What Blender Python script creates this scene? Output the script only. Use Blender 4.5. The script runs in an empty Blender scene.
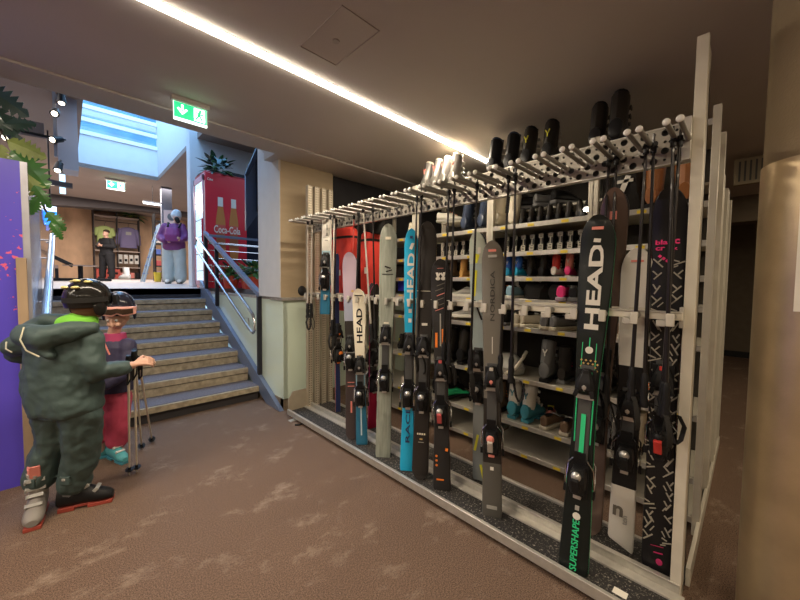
import bpy, bmesh, math, random
from mathutils import Vector, Matrix, Euler, noise
random.seed(7)
SC = bpy.context.scene
COL = SC.collection
PI = math.pi
V = Vector

# ------------------------------------------------------------------ materials
MATS = {}
def mat(name, col, rough=.5, metal=0., var=0., vscale=8., bump=0., bscale=200., emit=0., ecol=None, coat=0., alpha=1., trans=0., stretch=None, col2=None, edge=None):
    if name in MATS: return MATS[name]
    m = bpy.data.materials.new(name); m.use_nodes = True
    nt = m.node_tree; b = nt.nodes['Principled BSDF']
    c = (*col, 1)
    b.inputs['Base Color'].default_value = c
    b.inputs['Roughness'].default_value = rough
    b.inputs['Metallic'].default_value = metal
    b.inputs['Coat Weight'].default_value = coat
    b.inputs['Transmission Weight'].default_value = trans
    b.inputs['Specular IOR Level'].default_value = .35 if max(col) > .06 else .2
    if alpha < 1: b.inputs['Alpha'].default_value = alpha
    if emit:
        b.inputs['Emission Color'].default_value = (*(ecol or col), 1)
        b.inputs['Emission Strength'].default_value = emit
    if var or bump or col2:
        tc = nt.nodes.new('ShaderNodeTexCoord'); mp = nt.nodes.new('ShaderNodeMapping')
        nt.links.new(tc.outputs['Object'], mp.inputs['Vector'])
        if stretch: mp.inputs['Scale'].default_value = stretch
    if var or col2:
        n = nt.nodes.new('ShaderNodeTexNoise'); n.inputs['Scale'].default_value = vscale
        n.inputs['Detail'].default_value = 6
        nt.links.new(mp.outputs['Vector'], n.inputs['Vector'])
        r = nt.nodes.new('ShaderNodeValToRGB')
        if edge: r.color_ramp.elements[0].position, r.color_ramp.elements[1].position = edge
        else: r.color_ramp.elements[0].position, r.color_ramp.elements[1].position = .3, .7
        if col2:
            r.color_ramp.elements[0].color = c; r.color_ramp.elements[1].color = (*col2, 1)
        else:
            r.color_ramp.elements[0].color = (*[x*(1-var) for x in col], 1)
            r.color_ramp.elements[1].color = (*[min(1, x*(1+var)) for x in col], 1)
        nt.links.new(n.outputs['Fac'], r.inputs['Fac'])
        nt.links.new(r.outputs['Color'], b.inputs['Base Color'])
    if bump:
        n2 = nt.nodes.new('ShaderNodeTexNoise'); n2.inputs['Scale'].default_value = bscale; n2.inputs['Detail'].default_value = 3
        nt.links.new(mp.outputs['Vector'], n2.inputs['Vector'])
        bp = nt.nodes.new('ShaderNodeBump'); bp.inputs['Strength'].default_value = bump; bp.inputs['Distance'].default_value = .01
        nt.links.new(n2.outputs['Fac'], bp.inputs['Height']); nt.links.new(bp.outputs['Normal'], b.inputs['Normal'])
    MATS[name] = m
    return m
_cols = {}
def pm(col, rough=.45, metal=0., coat=0.):
    k = (tuple(round(c, 3) for c in col), rough, metal, coat)
    if k not in _cols: _cols[k] = mat('paint_%d' % len(_cols), col, rough, metal, coat=coat*.25, bump=.03, bscale=90)
    return _cols[k]

# ------------------------------------------------------------------ mesh builder
class MB:
    def __init__(s): s.v = []; s.f = []; s.m = []; s.mats = []
    def mi(s, m):
        if m not in s.mats: s.mats.append(m)
        return s.mats.index(m)
    def add(s, vs, fs, m, M=None):
        o = len(s.v)
        s.v += [tuple(M @ V(v)) if M is not None else tuple(v) for v in vs]
        i = s.mi(m)
        for f in fs: s.f.append(tuple(x+o for x in f)); s.m.append(i)
        return s
    def box(s, c, d, m, M=None, rot=None):
        x, y, z = (k/2 for k in d)
        vs = [V((a*x, b*y, e*z)) for a in (-1, 1) for b in (-1, 1) for e in (-1, 1)]
        if rot is not None: R = Euler(rot).to_matrix(); vs = [R @ v for v in vs]
        vs = [v + V(c) for v in vs]
        return s.add(vs, [(0,1,3,2),(4,6,7,5),(0,4,5,1),(2,3,7,6),(0,2,6,4),(1,5,7,3)], m, M)
    def bb(s, a, b, m, M=None):
        return s.box([(a[i]+b[i])/2 for i in range(3)], [abs(b[i]-a[i]) for i in range(3)], m, M)
    def loft(s, rings, m, M=None, caps=True, closed=True):
        n = len(rings[0]); vs = [p for r in rings for p in r]; fs = []
        for i in range(len(rings)-1):
            for j in range(n if closed else n-1):
                k = (j+1) % n
                fs.append((i*n+j, i*n+k, (i+1)*n+k, (i+1)*n+j))
        if caps:
            fs.append(tuple(range(n-1, -1, -1))); fs.append(tuple((len(rings)-1)*n+j for j in range(n)))
        return s.add(vs, fs, m, M)
    def tube(s, pts, r, m, M=None, n=8):
        pts = [V(p) for p in pts]; rs = r if isinstance(r, (list, tuple)) else [r]*len(pts)
        rings = []; up = None
        for i, p in enumerate(pts):
            t = (pts[min(i+1, len(pts)-1)] - pts[max(i-1, 0)]).normalized()
            if up is None:
                up = V((0,0,1)) if abs(t.z) < .9 else V((1,0,0))
            a = t.cross(up).normalized(); b = a.cross(t).normalized(); up = b
            rings.append([p + (a*math.cos(2*PI*k/n) + b*math.sin(2*PI*k/n))*rs[i] for k in range(n)])
        return s.loft(rings, m, M)
    def cyl(s, p0, p1, r0, m, r1=None, M=None, n=12):
        return s.tube([p0, p1], [r0, r0 if r1 is None else r1], m, M, n)
    def ell(s, c, rad, m, M=None, n=12, k=8, rot=None):
        R = Euler(rot).to_matrix() if rot is not None else Matrix.Identity(3)
        rings = []
        for i in range(k+1):
            a = -PI/2 + PI*i/k; ca = max(math.cos(a), .02)
            rings.append([V(c) + R @ V((rad[0]*ca*math.cos(2*PI*j/n), rad[1]*ca*math.sin(2*PI*j/n), rad[2]*math.sin(a))) for j in range(n)])
        return s.loft(rings, m, M)
    def prism(s, poly, axis, a, b, m, M=None):
        """poly of 2D points, extruded along axis 0/1/2 from a to b"""
        def P(p, t):
            q = [0, 0, 0]; o = [i for i in range(3) if i != axis]
            q[axis] = t; q[o[0]], q[o[1]] = p; return q
        n = len(poly); vs = [P(p, a) for p in poly] + [P(p, b) for p in poly]
        fs = [tuple(range(n)), tuple(range(2*n-1, n-1, -1))] + [(i, i+n, (i+1) % n+n, (i+1) % n) for i in range(n)]
        return s.add(vs, fs, m, M)
    def build(s, name, parent=None, smooth=True, bevel=0., ang=35):
        me = bpy.data.meshes.new(name); me.from_pydata(s.v, [], s.f)
        for m in s.mats: me.materials.append(m)
        me.polygons.foreach_set('material_index', s.m)
        bm = bmesh.new(); bm.from_mesh(me); bmesh.ops.recalc_face_normals(bm, faces=bm.faces)
        bm.to_mesh(me); bm.free()
        if smooth:
            me.polygons.foreach_set('use_smooth', [True]*len(me.polygons)); me.set_sharp_from_angle(angle=math.radians(ang))
        me.update()
        o = bpy.data.objects.new(name, me); COL.objects.link(o)
        if parent is not None: o.parent = parent
        if bevel:
            b = o.modifiers.new('b', 'BEVEL'); b.width = bevel; b.segments = 2; b.limit_method = 'ANGLE'
        return o
def tag(o, label=None, cat=None, group=None, kind=None):
    if label: o['label'] = label
    if cat: o['category'] = cat
    if group: o['group'] = group
    if kind: o['kind'] = kind
    return o
def thing(name, label, cat, loc=(0,0,0), rot=(0,0,0), group=None, kind=None):
    o = bpy.data.objects.new(name, None); COL.objects.link(o); o.empty_display_size = .1
    o.location = loc; o.rotation_euler = rot
    return tag(o, label, cat, group, kind)
def struct(name, mb, **k):
    o = mb.build(name, **k); o['kind'] = 'structure'; return o
def copy_tree(o, parent=None, mats=None):
    c = o.copy(); COL.objects.link(c)
    if parent is not None: c.parent = parent
    for ch in list(o.children): copy_tree(ch, c)
    return c
_T = {}
def text_geo(txt, size=1., bold=0.):
    k = (txt, bold)
    if k not in _T:
        cu = bpy.data.curves.new('t', 'FONT'); cu.body = txt; cu.size = 1; cu.extrude = .02; cu.offset = bold
        cu.align_x = 'CENTER'; cu.align_y = 'CENTER'; cu.resolution_u = 3
        o = bpy.data.objects.new('t', cu); COL.objects.link(o)
        bpy.context.view_layer.update()
        dg = bpy.context.evaluated_depsgraph_get()
        me = bpy.data.meshes.new_from_object(o.evaluated_get(dg))
        _T[k] = ([v.co.copy() for v in me.vertices], [tuple(p.vertices) for p in me.polygons])
        bpy.data.objects.remove(o); bpy.data.curves.remove(cu); bpy.data.meshes.remove(me)
    return _T[k]
def put_text(mb, txt, o, right, up, sx, sy, m, bold=.0, depth=.0015):
    """letters: centred at o, reading along right, top along up, sx total width scale, sy height of letters"""
    vs, fs = text_geo(txt, 1, bold)
    right = V(right).normalized(); up = V(up).normalized(); nn = right.cross(up)
    w = max(v.x for v in vs) - min(v.x for v in vs)
    h = max(v.y for v in vs) - min(v.y for v in vs)
    cx = (max(v.x for v in vs) + min(v.x for v in vs))/2; cy = (max(v.y for v in vs) + min(v.y for v in vs))/2
    P = [V(o) + right*((v.x-cx)/w*sx) + up*((v.y-cy)/h*sy) + nn*(v.z/.02*depth) for v in vs]
    mb.add(P, fs, m)

# ------------------------------------------------------------------ camera
cd = bpy.data.cameras.new('camera'); cam = bpy.data.objects.new('camera', cd); COL.objects.link(cam)
cd.sensor_width = 36; cd.lens = 36*343.3/800; cd.clip_start = .05; cd.clip_end = 200
P_, R_, T_ = math.radians(2.742), math.radians(.61), math.radians(44.33)
fw = V((math.sin(T_)*math.cos(P_), math.cos(T_)*math.cos(P_), -math.sin(P_)))
r0 = V((math.cos(T_), -math.sin(T_), 0)); u0 = r0.cross(fw)
rr = r0*math.cos(R_) + u0*math.sin(R_); uu = -r0*math.sin(R_) + u0*math.cos(R_)
M = Matrix.Identity(4)
for i in range(3):
    M[i][0] = rr[i]; M[i][1] = uu[i]; M[i][2] = -fw[i]
M.translation = (0, 0, 1.45)
cam.matrix_world = M
SC.camera = cam

# ------------------------------------------------------------------ common materials
alu = mat('aluminium', (.56,.535,.48), .38, .55, var=.08, vscale=30, bump=.05)
alu_d = mat('aluminium_brushed', (.50,.48,.43), .35, .7, var=.1, vscale=40)
post_m = mat('post_enamel', (.66,.62,.52), .4, .15, var=.05, vscale=12, bump=.03)
tan_m = mat('upright_enamel', (.42,.36,.27), .5, .2, var=.06, vscale=12)
steel = mat('stainless_steel', (.72,.72,.72), .22, 1., bump=.02)
blk = mat('black_plastic', (.014,.014,.015), .42, bump=.05, bscale=60)
blk_m = mat('black_rubber', (.022,.021,.02), .7, bump=.2)
silv = mat('silver_plastic', (.55,.54,.52), .3, .7, bump=.02)
white = mat('white_plastic', (.75,.73,.68), .4, bump=.02)
dgrey = mat('dark_grey_plastic', (.07,.07,.07), .45, bump=.05)
shelf_m = mat('shelf_enamel', (.42,.39,.32), .5, .15, var=.06, vscale=10)
yellow = mat('yellow_tag', (.85,.65,.05), .5)
# ================================================================== SETTING
def floor_mat():
    m = bpy.data.materials.new('brown_carpet'); m.use_nodes = True; nt = m.node_tree; b = nt.nodes['Principled BSDF']
    N = nt.nodes.new; L = nt.links.new
    tc = N('ShaderNodeTexCoord')
    n1 = N('ShaderNodeTexNoise'); n1.inputs['Scale'].default_value = 170; n1.inputs['Detail'].default_value = 8; n1.inputs['Roughness'].default_value = .8
    L(tc.outputs['Object'], n1.inputs['Vector'])
    r = N('ShaderNodeValToRGB'); e = r.color_ramp.elements
    e[0].position = .40; e[0].color = (.040,.022,.014,1); e[1].position = .62; e[1].color = (.31,.195,.13,1)
    L(n1.outputs['Fac'], r.inputs['Fac'])
    # worn sandy streaks
    mp = N('ShaderNodeMapping'); mp.inputs['Rotation'].default_value = (0,0,.75); mp.inputs['Scale'].default_value = (1.5,2.4,1)
    L(tc.outputs['Object'], mp.inputs['Vector'])
    n2 = N('ShaderNodeTexNoise'); n2.inputs['Scale'].default_value = 1.7; n2.inputs['Detail'].default_value = 10; n2.inputs['Roughness'].default_value = .80
    L(mp.outputs['Vector'], n2.inputs['Vector'])
    r2 = N('ShaderNodeValToRGB'); r2.color_ramp.elements[0].position = .54; r2.color_ramp.elements[1].position = .72
    L(n2.outputs['Fac'], r2.inputs['Fac'])
    mx = N('ShaderNodeMix'); mx.data_type = 'RGBA'
    mu = N('ShaderNodeMath'); mu.operation = 'MULTIPLY'; mu.inputs[1].default_value = .42
    L(r2.outputs['Color'], mu.inputs[0]); L(mu.outputs[0], mx.inputs['Factor'])
    L(r.outputs['Color'], mx.inputs['A']); mx.inputs['B'].default_value = (.62,.50,.39,1)
    L(mx.outputs['Result'], b.inputs['Base Color']); b.inputs['Roughness'].default_value = .95
    bp = N('ShaderNodeBump'); bp.inputs['Strength'].default_value = .6; bp.inputs['Distance'].default_value = .01
    L(n1.outputs['Fac'], bp.inputs['Height']); L(bp.outputs['Normal'], b.inputs['Normal'])
    return m
carpet = floor_mat()
ceil_m = mat('taupe_ceiling_paint', (.50,.455,.415), .85, var=.05, vscale=1.2, bump=.1, bscale=120)
ceil2_m = mat('brown_upper_ceiling_paint', (.30,.235,.20), .85, var=.05, vscale=1.5)
wall_m = mat('dark_wall_paint', (.035,.033,.035), .8, var=.1)
wallb_m = mat('brown_wall_paint', (.15,.12,.085), .8, var=.08)
tan_wall = mat('tan_textured_paint', (.42,.325,.21), .75, var=.05, vscale=3, bump=.15, bscale=90, stretch=(1,1,6))
skylit_side = mat('skylit_side_tint', (.62,.61,.60), .7, var=.03)
white_wall = mat('white_paint', (.66,.68,.70), .7, var=.02)
mint = mat('mint_painted_glass', (.72,.84,.70), .12, coat=.6, var=.04, vscale=1.5)
stone = mat('stone_skirting', (.22,.17,.115), .7, var=.25, vscale=25, bump=.2)
ledge_m = mat('stone_ledge', (.33,.31,.28), .6, var=.2, vscale=20)
wood_up = mat('light_wood_panel', (.58,.37,.22), .6, var=.25, vscale=2.2, stretch=(1,1,.5))
tile_up = mat('grey_floor_tile', (.42,.38,.36), .45, var=.08, vscale=3)

H = 2.8
f = MB(); f.bb((-4,-3.5,-.1), (10,3.9,0), carpet); f.bb((-4,3.9,-.1), (10,7.2,0), carpet); struct('floor', f)
# ceiling, with a slot for the light line
c = MB()
c.bb((-4,-3.5,H), (10,2.055,H+.1), ceil_m); c.bb((-4,2.105,H), (10,3.24,H+.1), ceil_m)
c.bb((-4,3.24,H-.015), (10,3.52,H+.1), ceil_m)
c.bb((-4,2.055,H+.05), (10,2.105,H+.1), ceil_m)
struct('ceiling', c)
w = MB(); w.bb((-4,3.40,H-.015), (1.6,3.52,4.4), ceil_m); w.bb((1.6,3.40,H-.015), (10,3.8,4.4), ceil_m); struct('wall_header', w)
# access hatch in the ceiling
hm = MB(); z = H-.004
for a, b in (((1.0,1.45),(1.24,1.45)), ((1.24,1.45),(1.24,1.86)), ((1.24,1.86),(1.0,1.86)), ((1.0,1.86),(1.0,1.45))):
    dx, dy = b[0]-a[0], b[1]-a[1]
    hm.bb((min(a[0],b[0])-.0015,min(a[1],b[1])-.0015,z), (max(a[0],b[0])+.0015,max(a[1],b[1])+.0015,H+.01), mat('hatch_gap', (.42,.38,.345), .8))  # seam strips in ceiling tone, darkened for the shade in the gap
hm.cyl((1.12,1.68,H-.006), (1.12,1.68,H+.01), .02, mat('hatch_gap', (.42,.38,.345), .8))
struct('trim_1', hm)
w = MB(); w.bb((-4,-3.6,0), (10,-3.5,H+.1), wallb_m); struct('wall_rear', w)
w = MB(); w.bb((-4.1,-3.6,0), (-4,18.5,4.4), wallb_m); struct('wall_left', w)
w = MB(); w.bb((10,-3.6,0), (10.1,3.8,H+.1), wallb_m); w.bb((9.94,-3.5,0), (10,3.7,.12), mat('dark_skirting', (.02,.02,.02), .6)); struct('wall_right', w)
w = MB(); w.bb((2.39,3.72,0), (10,3.85,H+.1), wall_m); struct('wall_back', w)
# low glazed wall with stone foot and ledge, in front of the stairwell
w = MB(); w.bb((1.745,3.66,.12), (4.6,3.715,1.245), mint); w.bb((1.745,3.66,.12), (1.80,6.55,1.245), mint); struct('wall_front', w, bevel=.004)
w = MB(); w.bb((1.735,3.645,0), (4.6,3.72,.12), stone); w.bb((1.735,3.645,0), (1.80,6.5,.12), stone); struct('baseboard_front', w)
w = MB(); w.bb((1.72,3.63,1.245), (4.6,3.95,1.28), ledge_m); w.bb((1.745,3.9,1.245), (1.9,6.6,1.275), ledge_m); struct('trim_2', w, bevel=.004)
# square column standing on the ledge
w = MB(); w.bb((1.715,3.65,1.28), (2.39,4.24,4.3), tan_wall); w.bb((1.709,3.652,1.28), (1.715,4.24,4.3), skylit_side)  # pale left face carries the skylight in its colour
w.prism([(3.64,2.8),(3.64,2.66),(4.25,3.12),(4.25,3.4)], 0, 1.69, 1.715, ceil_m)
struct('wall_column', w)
# round column on the right: lower satin sleeve, upper bare part
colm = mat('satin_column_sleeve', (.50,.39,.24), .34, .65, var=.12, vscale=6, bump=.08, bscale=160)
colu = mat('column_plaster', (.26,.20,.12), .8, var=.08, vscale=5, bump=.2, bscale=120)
t = thing('round_column', 'thick round beige column standing close by at the right edge', 'column', (2.15,-.185,0))
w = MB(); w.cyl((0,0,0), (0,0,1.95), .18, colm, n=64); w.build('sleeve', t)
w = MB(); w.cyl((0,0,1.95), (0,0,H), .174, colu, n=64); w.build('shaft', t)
# paper notice taped to the column
nm = MB(); rings = []
for k in range(9):
    a = math.radians(157+k*5); rings.append([(.182*math.cos(a), .182*math.sin(a), 1.36), (.182*math.cos(a), .182*math.sin(a), 1.94), (.184*math.cos(a), .184*math.sin(a), 1.94), (.184*math.cos(a), .184*math.sin(a), 1.36)])
nm.loft(rings, mat('paper', (.8,.76,.66), .7, bump=.02))
o = nm.build('paper_notice'); o.location = (2.15,-.185,0); tag(o, 'white paper notice taped onto the round beige column', 'notice')
# bulkhead and vent above the aisle on the right
w = MB(); w.bb((7.2,-1.5,2.42), (7.6,3.7,H), wallb_m); struct('wall_bulkhead', w)
t = thing('air_vent', 'slatted air vent high on the dark bulkhead beside the column', 'vent', (5.0,-.02,2.63))
w = MB(); w.bb((-.02,-.2,-.13), (.04,.2,.13), mat('vent_frame', (.33,.28,.19), .6)); w.build('frame', t, bevel=.004)
w = MB()
for k in range(9): w.bb((-.03,-.17+k*.04,-.1), (-.018,-.155+k*.04,.1), dgrey)
w.build('slats', t)

# ---- purple partition at left with speckled print, timber trim, grey side
def purple_mat():
    m = bpy.data.materials.new('purple_print'); m.use_nodes = True; nt = m.node_tree; b = nt.nodes['Principled BSDF']
    N = nt.nodes.new; L = nt.links.new
    tc = N('ShaderNodeTexCoord'); n = N('ShaderNodeTexNoise'); n.inputs['Scale'].default_value = 26; n.inputs['Detail'].default_value = 4
    L(tc.outputs['Object'], n.inputs['Vector'])
    sx = N('ShaderNodeSeparateXYZ'); L(tc.outputs['Object'], sx.inputs[0])
    mr = N('ShaderNodeMapRange'); mr.inputs['From Min'].default_value = 1.2; mr.inputs['From Max'].default_value = 2.0
    mr.inputs['To Min'].default_value = .58; mr.inputs['To Max'].default_value = .72
    ab = N('ShaderNodeMath'); ab.operation = 'SUBTRACT'; ab.inputs[1].default_value = 1.6
    L(sx.outputs['Z'], ab.inputs[0]); a2 = N('ShaderNodeMath'); a2.operation = 'ABSOLUTE'; L(ab.outputs[0], a2.inputs[0])
    mr.inputs['From Min'].default_value = 0; mr.inputs['From Max'].default_value = .5; L(a2.outputs[0], mr.inputs['Value'])
    g = N('ShaderNodeMath'); g.operation = 'GREATER_THAN'; L(n.outputs['Fac'], g.inputs[0]); L(mr.outputs[0], g.inputs[1])
    mx = N('ShaderNodeMix'); mx.data_type = 'RGBA'; mx.inputs['A'].default_value = (.10,.07,.56,1); mx.inputs['B'].default_value = (.75,.12,.22,1)
    L(g.outputs[0], mx.inputs['Factor']); L(mx.outputs['Result'], b.inputs['Base Color']); b.inputs['Roughness'].default_value = .35
    return m
w = MB(); w.bb((-4,3.54,0), (-.2,3.62,2.26), purple_mat()); struct('wall_partition', w)
w = MB(); w.bb((-.205,3.545,0), (-.165,5.1,2.26), mat('grey_metal_sheet', (.52,.52,.58), .25, .5, var=.2, vscale=3)); w.prism([(3.545,2.26),(5.1,2.26),(5.1,2.5)], 0, -.205, -.165, MATS['grey_metal_sheet']); struct('wall_side', w)
w = MB(); w.bb((-.235,3.51,0), (-.185,3.545,1.60), mat('timber_trim', (.38,.27,.17), .6, var=.15, vscale=9, stretch=(1,1,.2))); struct('trim_3', w, bevel=.003)

# ---- stairs
tread = mat('dark_tread_carpet', (.16,.145,.16), .9, var=.25, vscale=60, bump=.2)
nose = mat('worn_stone_nosing', (.42,.35,.24), .7, var=.28, vscale=18, bump=.15)
sh_m = mat('dark_stair_gap', (.05,.045,.045), .9)
YN = [4.21,4.56,4.93,5.30,5.68,6.05,6.40,6.70]; RZ = .16625
s = thing('staircase', 'broad flight of dark carpeted stairs with worn stone nosings up to the shop', 'stairs', (0,4.2,0))
x0, x1 = -.16, 1.69
for k, y in enumerate(YN[:-1]):
    z = RZ*(k+1); yn = YN[k+1]
    w = MB(); a = y-4.2
    w.bb((x0,a+.03,z-RZ), (x1,yn-4.2+.03,z-.01), sh_m)
    w.bb((x0,a,z-.065), (x1,yn-4.2+.04,z-.004), nose)
    w.bb((x0,a+.014,z-RZ+.004 if k else z-RZ+.1), (x1,a+.04,z-.078), nose if k else sh_m)
    w.bb((x0,a+.035,z-.004), (x1,yn-4.2+.02,z+.002), tread)
    w.build('step', s)
w = MB(); w.bb((x0,YN[7]-4.2,RZ*7), (x1,YN[7]-4.2+.2,RZ*8-.0), mat('dark_blue_riser', (.04,.045,.06), .6)); w.build('top_riser', s)
# upper floor, gently rising to the shop
w = MB(); P = [(-4,6.7,1.33),(6,6.7,1.33),(6,18,1.53),(-4,18,1.53)]
w.add(P + [(p[0],p[1],p[2]-.1) for p in P], [(0,1,2,3),(7,6,5,4),(0,4,5,1),(1,5,6,2),(2,6,7,3),(3,7,4,0)], tile_up); struct('floor_upper', w)
# blue grey stringer plate
strm = mat('blue_grey_steel', (.20,.25,.36), .35, .4, var=.05)
def zs(y): return (y-3.64)*.462
w = MB(); w.prism([(3.64,0),(3.66,.02),(6.75,1.47),(6.75,1.2),(4.0,0)], 0, 1.69, 1.742, strm)
w.build('stringer', s).location = (0,-4.2,0)
# balustrade, cables, and stainless double handrail
b = thing('balustrade', 'blue grey stair balustrade with sloping top bar and thin cables', 'railing', (1.72,0,0))
w = MB(); w.prism([(4.23,1.27),(4.23,1.32),(6.5,2.30),(6.5,2.25)], 0, -.03, .03, strm); w.build('top_bar', b)
for y, z0, z1 in ((4.26,.25,1.3), (5.9,1.0,2.04), (6.46,1.2,2.26)):
    w = MB(); w.bb((-.025,y-.02,z0), (.025,y+.02,z1), mat('dark_post', (.03,.03,.04), .4)); w.build('post', b)
for k in range(6):
    w = MB(); w.cyl((.0,6.3,1.45+k*.13), (.85,6.3,1.45+k*.13), .005, steel, n=6); w.build('cable', b)
w = MB(); w.bb((0,6.28,2.19), (.9,6.32,2.23), strm); w.build('level_bar', b)
w = MB(); w.cyl((0,6.3,2.08), (.9,6.3,2.08), .012, steel); w.build('level_rail', b)
hr = thing('handrail', 'stainless double tube handrail looping back at its lower end', 'handrail', (1.63,0,0))
w = MB()
pts = [(0,6.62,2.19),(0,4.36,1.13),(0,4.24,1.06),(0,4.17,.97),(0,4.17,.88),(0,4.23,.83),(0,4.36,.88),(0,6.62,1.98),(0,6.72,2.08),(0,6.62,2.19)]
w.tube(pts, .018, steel, n=10); w.build('rail_tube', hr)
for y in (4.5,6.0):
    w = MB(); zz = .92+(y-4.36)*.486; w.tube([(0,y,zz),(.05,y,zz),(.06,y,zz-.12)], .008, steel, n=6); w.build('bracket', hr)
t = thing('handrail', 'single pale steel handrail rising behind the purple partition', 'handrail', (-.108,0,0))
w = MB(); w.tube([(0,3.75,1.12),(0,4.0,1.22),(.008,6.6,2.05)], .03, mat('pale_blue_steel', (.5,.58,.66), .25, .7), n=12); w.build('rail_tube', t)
for y, z in ((4.3,1.3),(6.4,1.98)):
    w = MB(); w.cyl((0,y,z-.03), (-.05,y,z-.05), .01, steel); w.build('bracket', t)
# glass side screen at the top of the stairs on the left
w = MB(); w.bb((-.9,6.9,1.33), (-.13,6.92,2.6), mat('clear_glass', (.8,.85,.9), .05, trans=.9, alpha=.35)); o = w.build('glass_screen'); tag(o, 'clear glass screen at the top of the stairs behind the grey side wall', 'glass screen')
w = MB(); w.cyl((-.9,6.88,1.75), (-.12,6.88,1.75), .012, steel, n=6); w.cyl((-.9,6.88,2.0), (-.12,6.88,2.0), .012, steel, n=6)
o = w.build('screen_rail', o)

# ---- upper shop shell
UH = 4.15
w = MB()
w.bb((-4,3.4,UH), (.27,18.5,UH+.1), ceil2_m); w.bb((1.87,3.4,UH), (8,18.5,UH+.1), ceil2_m)
w.bb((.27,11.3,UH), (1.87,18.5,UH+.1), ceil2_m); w.bb((.2,3.4,UH), (1.87,4.2,UH+.1), ceil2_m)
struct('ceiling_upper', w)
w = MB(); w.bb((-4,17.9,1.3), (8,18,UH+.1), wood_up)
for x in (.83,1.57,2.23,3.05,-1.2): w.bb((x-.02,17.86,1.4), (x+.02,17.91,UH), mat('dark_slot', (.05,.035,.03), .7))
struct('wall_far', w)
w = MB(); w.bb((6,3.8,0), (6.1,18,UH+.1), wall_m); struct('wall_upper_right', w)
# light well: pale walls up to the roof glass
w = MB(); w.bb((1.87,4.2,UH+.1), (1.95,11.4,6.5), white_wall); w.bb((.19,4.2,UH+.1), (.27,11.4,6.5), white_wall)
w.bb((.12,4.1,UH+.1), (1.95,4.2,6.5), white_wall); w.bb((.12,11.3,UH), (1.95,11.4,4.95), white_wall)
struct('wall_lightwell', w)
glass_m = mat('window_glass', (.9,.95,1), .02, trans=1., alpha=.25)
w = MB(); w.bb((.2,11.33,4.95), (1.87,11.34,6.5), glass_m); struct('window_1', w)
w = MB()
for z in (4.98,5.29,5.60,5.91): w.bb((.2,11.26,z-.045), (1.87,11.32,z+.045), mat('white_window_bar', (.85,.88,.88), .5))
struct('window_2', w)
w = MB(); w.bb((.1,4.1,6.5), (1.95,11.4,6.51), glass_m); struct('window_3', w)
# building seen through the well window
fac = mat('white_facade', (.85,.87,.86), .7); gl2 = mat('facade_glass', (.16,.42,.75), .3, var=.4, vscale=.8)
t = thing('apartment_block', 'white banded building front seen through the roof window', 'building', (2,26,0))
w = MB(); w.bb((-9,0,0), (12,1,24), gl2); w.build('window_band', t)
w = MB()
for k in range(12): w.bb((-9.2,-.2,1.0+k*1.9), (12,0,1.3+k*1.9), fac)
w.build('balcony_band', t)
# slim light strip next to the well: narrow window
w = MB(); w.bb((-.02,9.0,3.05), (.06,9.02,3.9), mat('daylit_panel', (.6,.8,.95), .3, emit=1.0, ecol=(.5,.8,1))); struct('window_4', w)
# left side of the well, its shade painted in as flat grey
w = MB(); w.bb((-.02,7.2,3.1), (.2,7.6,UH), mat('well_side_shade', (.40,.38,.40), .5)); struct('wall_shaded_side', w)
# white wall block and column behind the fridge
w = MB(); w.bb((1.74,7.45,1.33), (6,7.7,6.4), white_wall); struct('wall_white', w)
w = MB(); w.bb((2.05,11.9,1.4), (2.3,12.1,UH), mat('blue_grey_column', (.14,.15,.19), .5)); struct('wall_post', w)
# dark bulkhead band round the upper shop
dkb = mat('dark_bulkhead', (.07,.06,.06), .7)
w = MB(); w.prism([(-3,3.5),(0.1,3.84),(2.0,3.98),(6,4.0),(6,UH),(-3,UH)], 1, 15.5, 15.9, dkb); struct('wall_band', w)
w = MB(); w.prism([(-3,3.3),(-.15,3.45),(-.15,3.6),(-3,3.5)], 1, 6.9, 7.1, dkb); w.prism([(-3,2.9),(.12,2.78),(.12,2.84),(-3,3.0)], 1, 6.9, 7.0, dkb); struct('trim_4', w)
# slanting dark panel of the next flight beside the column
w = MB(); navy = mat('navy_panel', (.05,.07,.13), .4); navd = mat('navy_edge', (.02,.025,.045), .4)
w.prism([(1.92,2.20),(1.925,3.0),(2.12,3.44),(2.6,3.44),(2.6,3.0),(2.12,2.5)], 1, 5.2, 5.25, navy)
w.prism([(1.90,3.0),(1.94,2.98),(2.14,3.42),(2.14,3.5),(2.1,3.5)], 1, 5.15, 5.2, navd)
w.prism([(2.07,2.5),(2.12,2.5),(2.12,3.46),(2.07,3.46)], 1, 5.15, 5.2, navd)
struct('wall_flight', w)
w = MB(); w.bb((2.44,7.25,1.3), (6,7.42,3.6), navd); struct('wall_dark_block', w)
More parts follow.
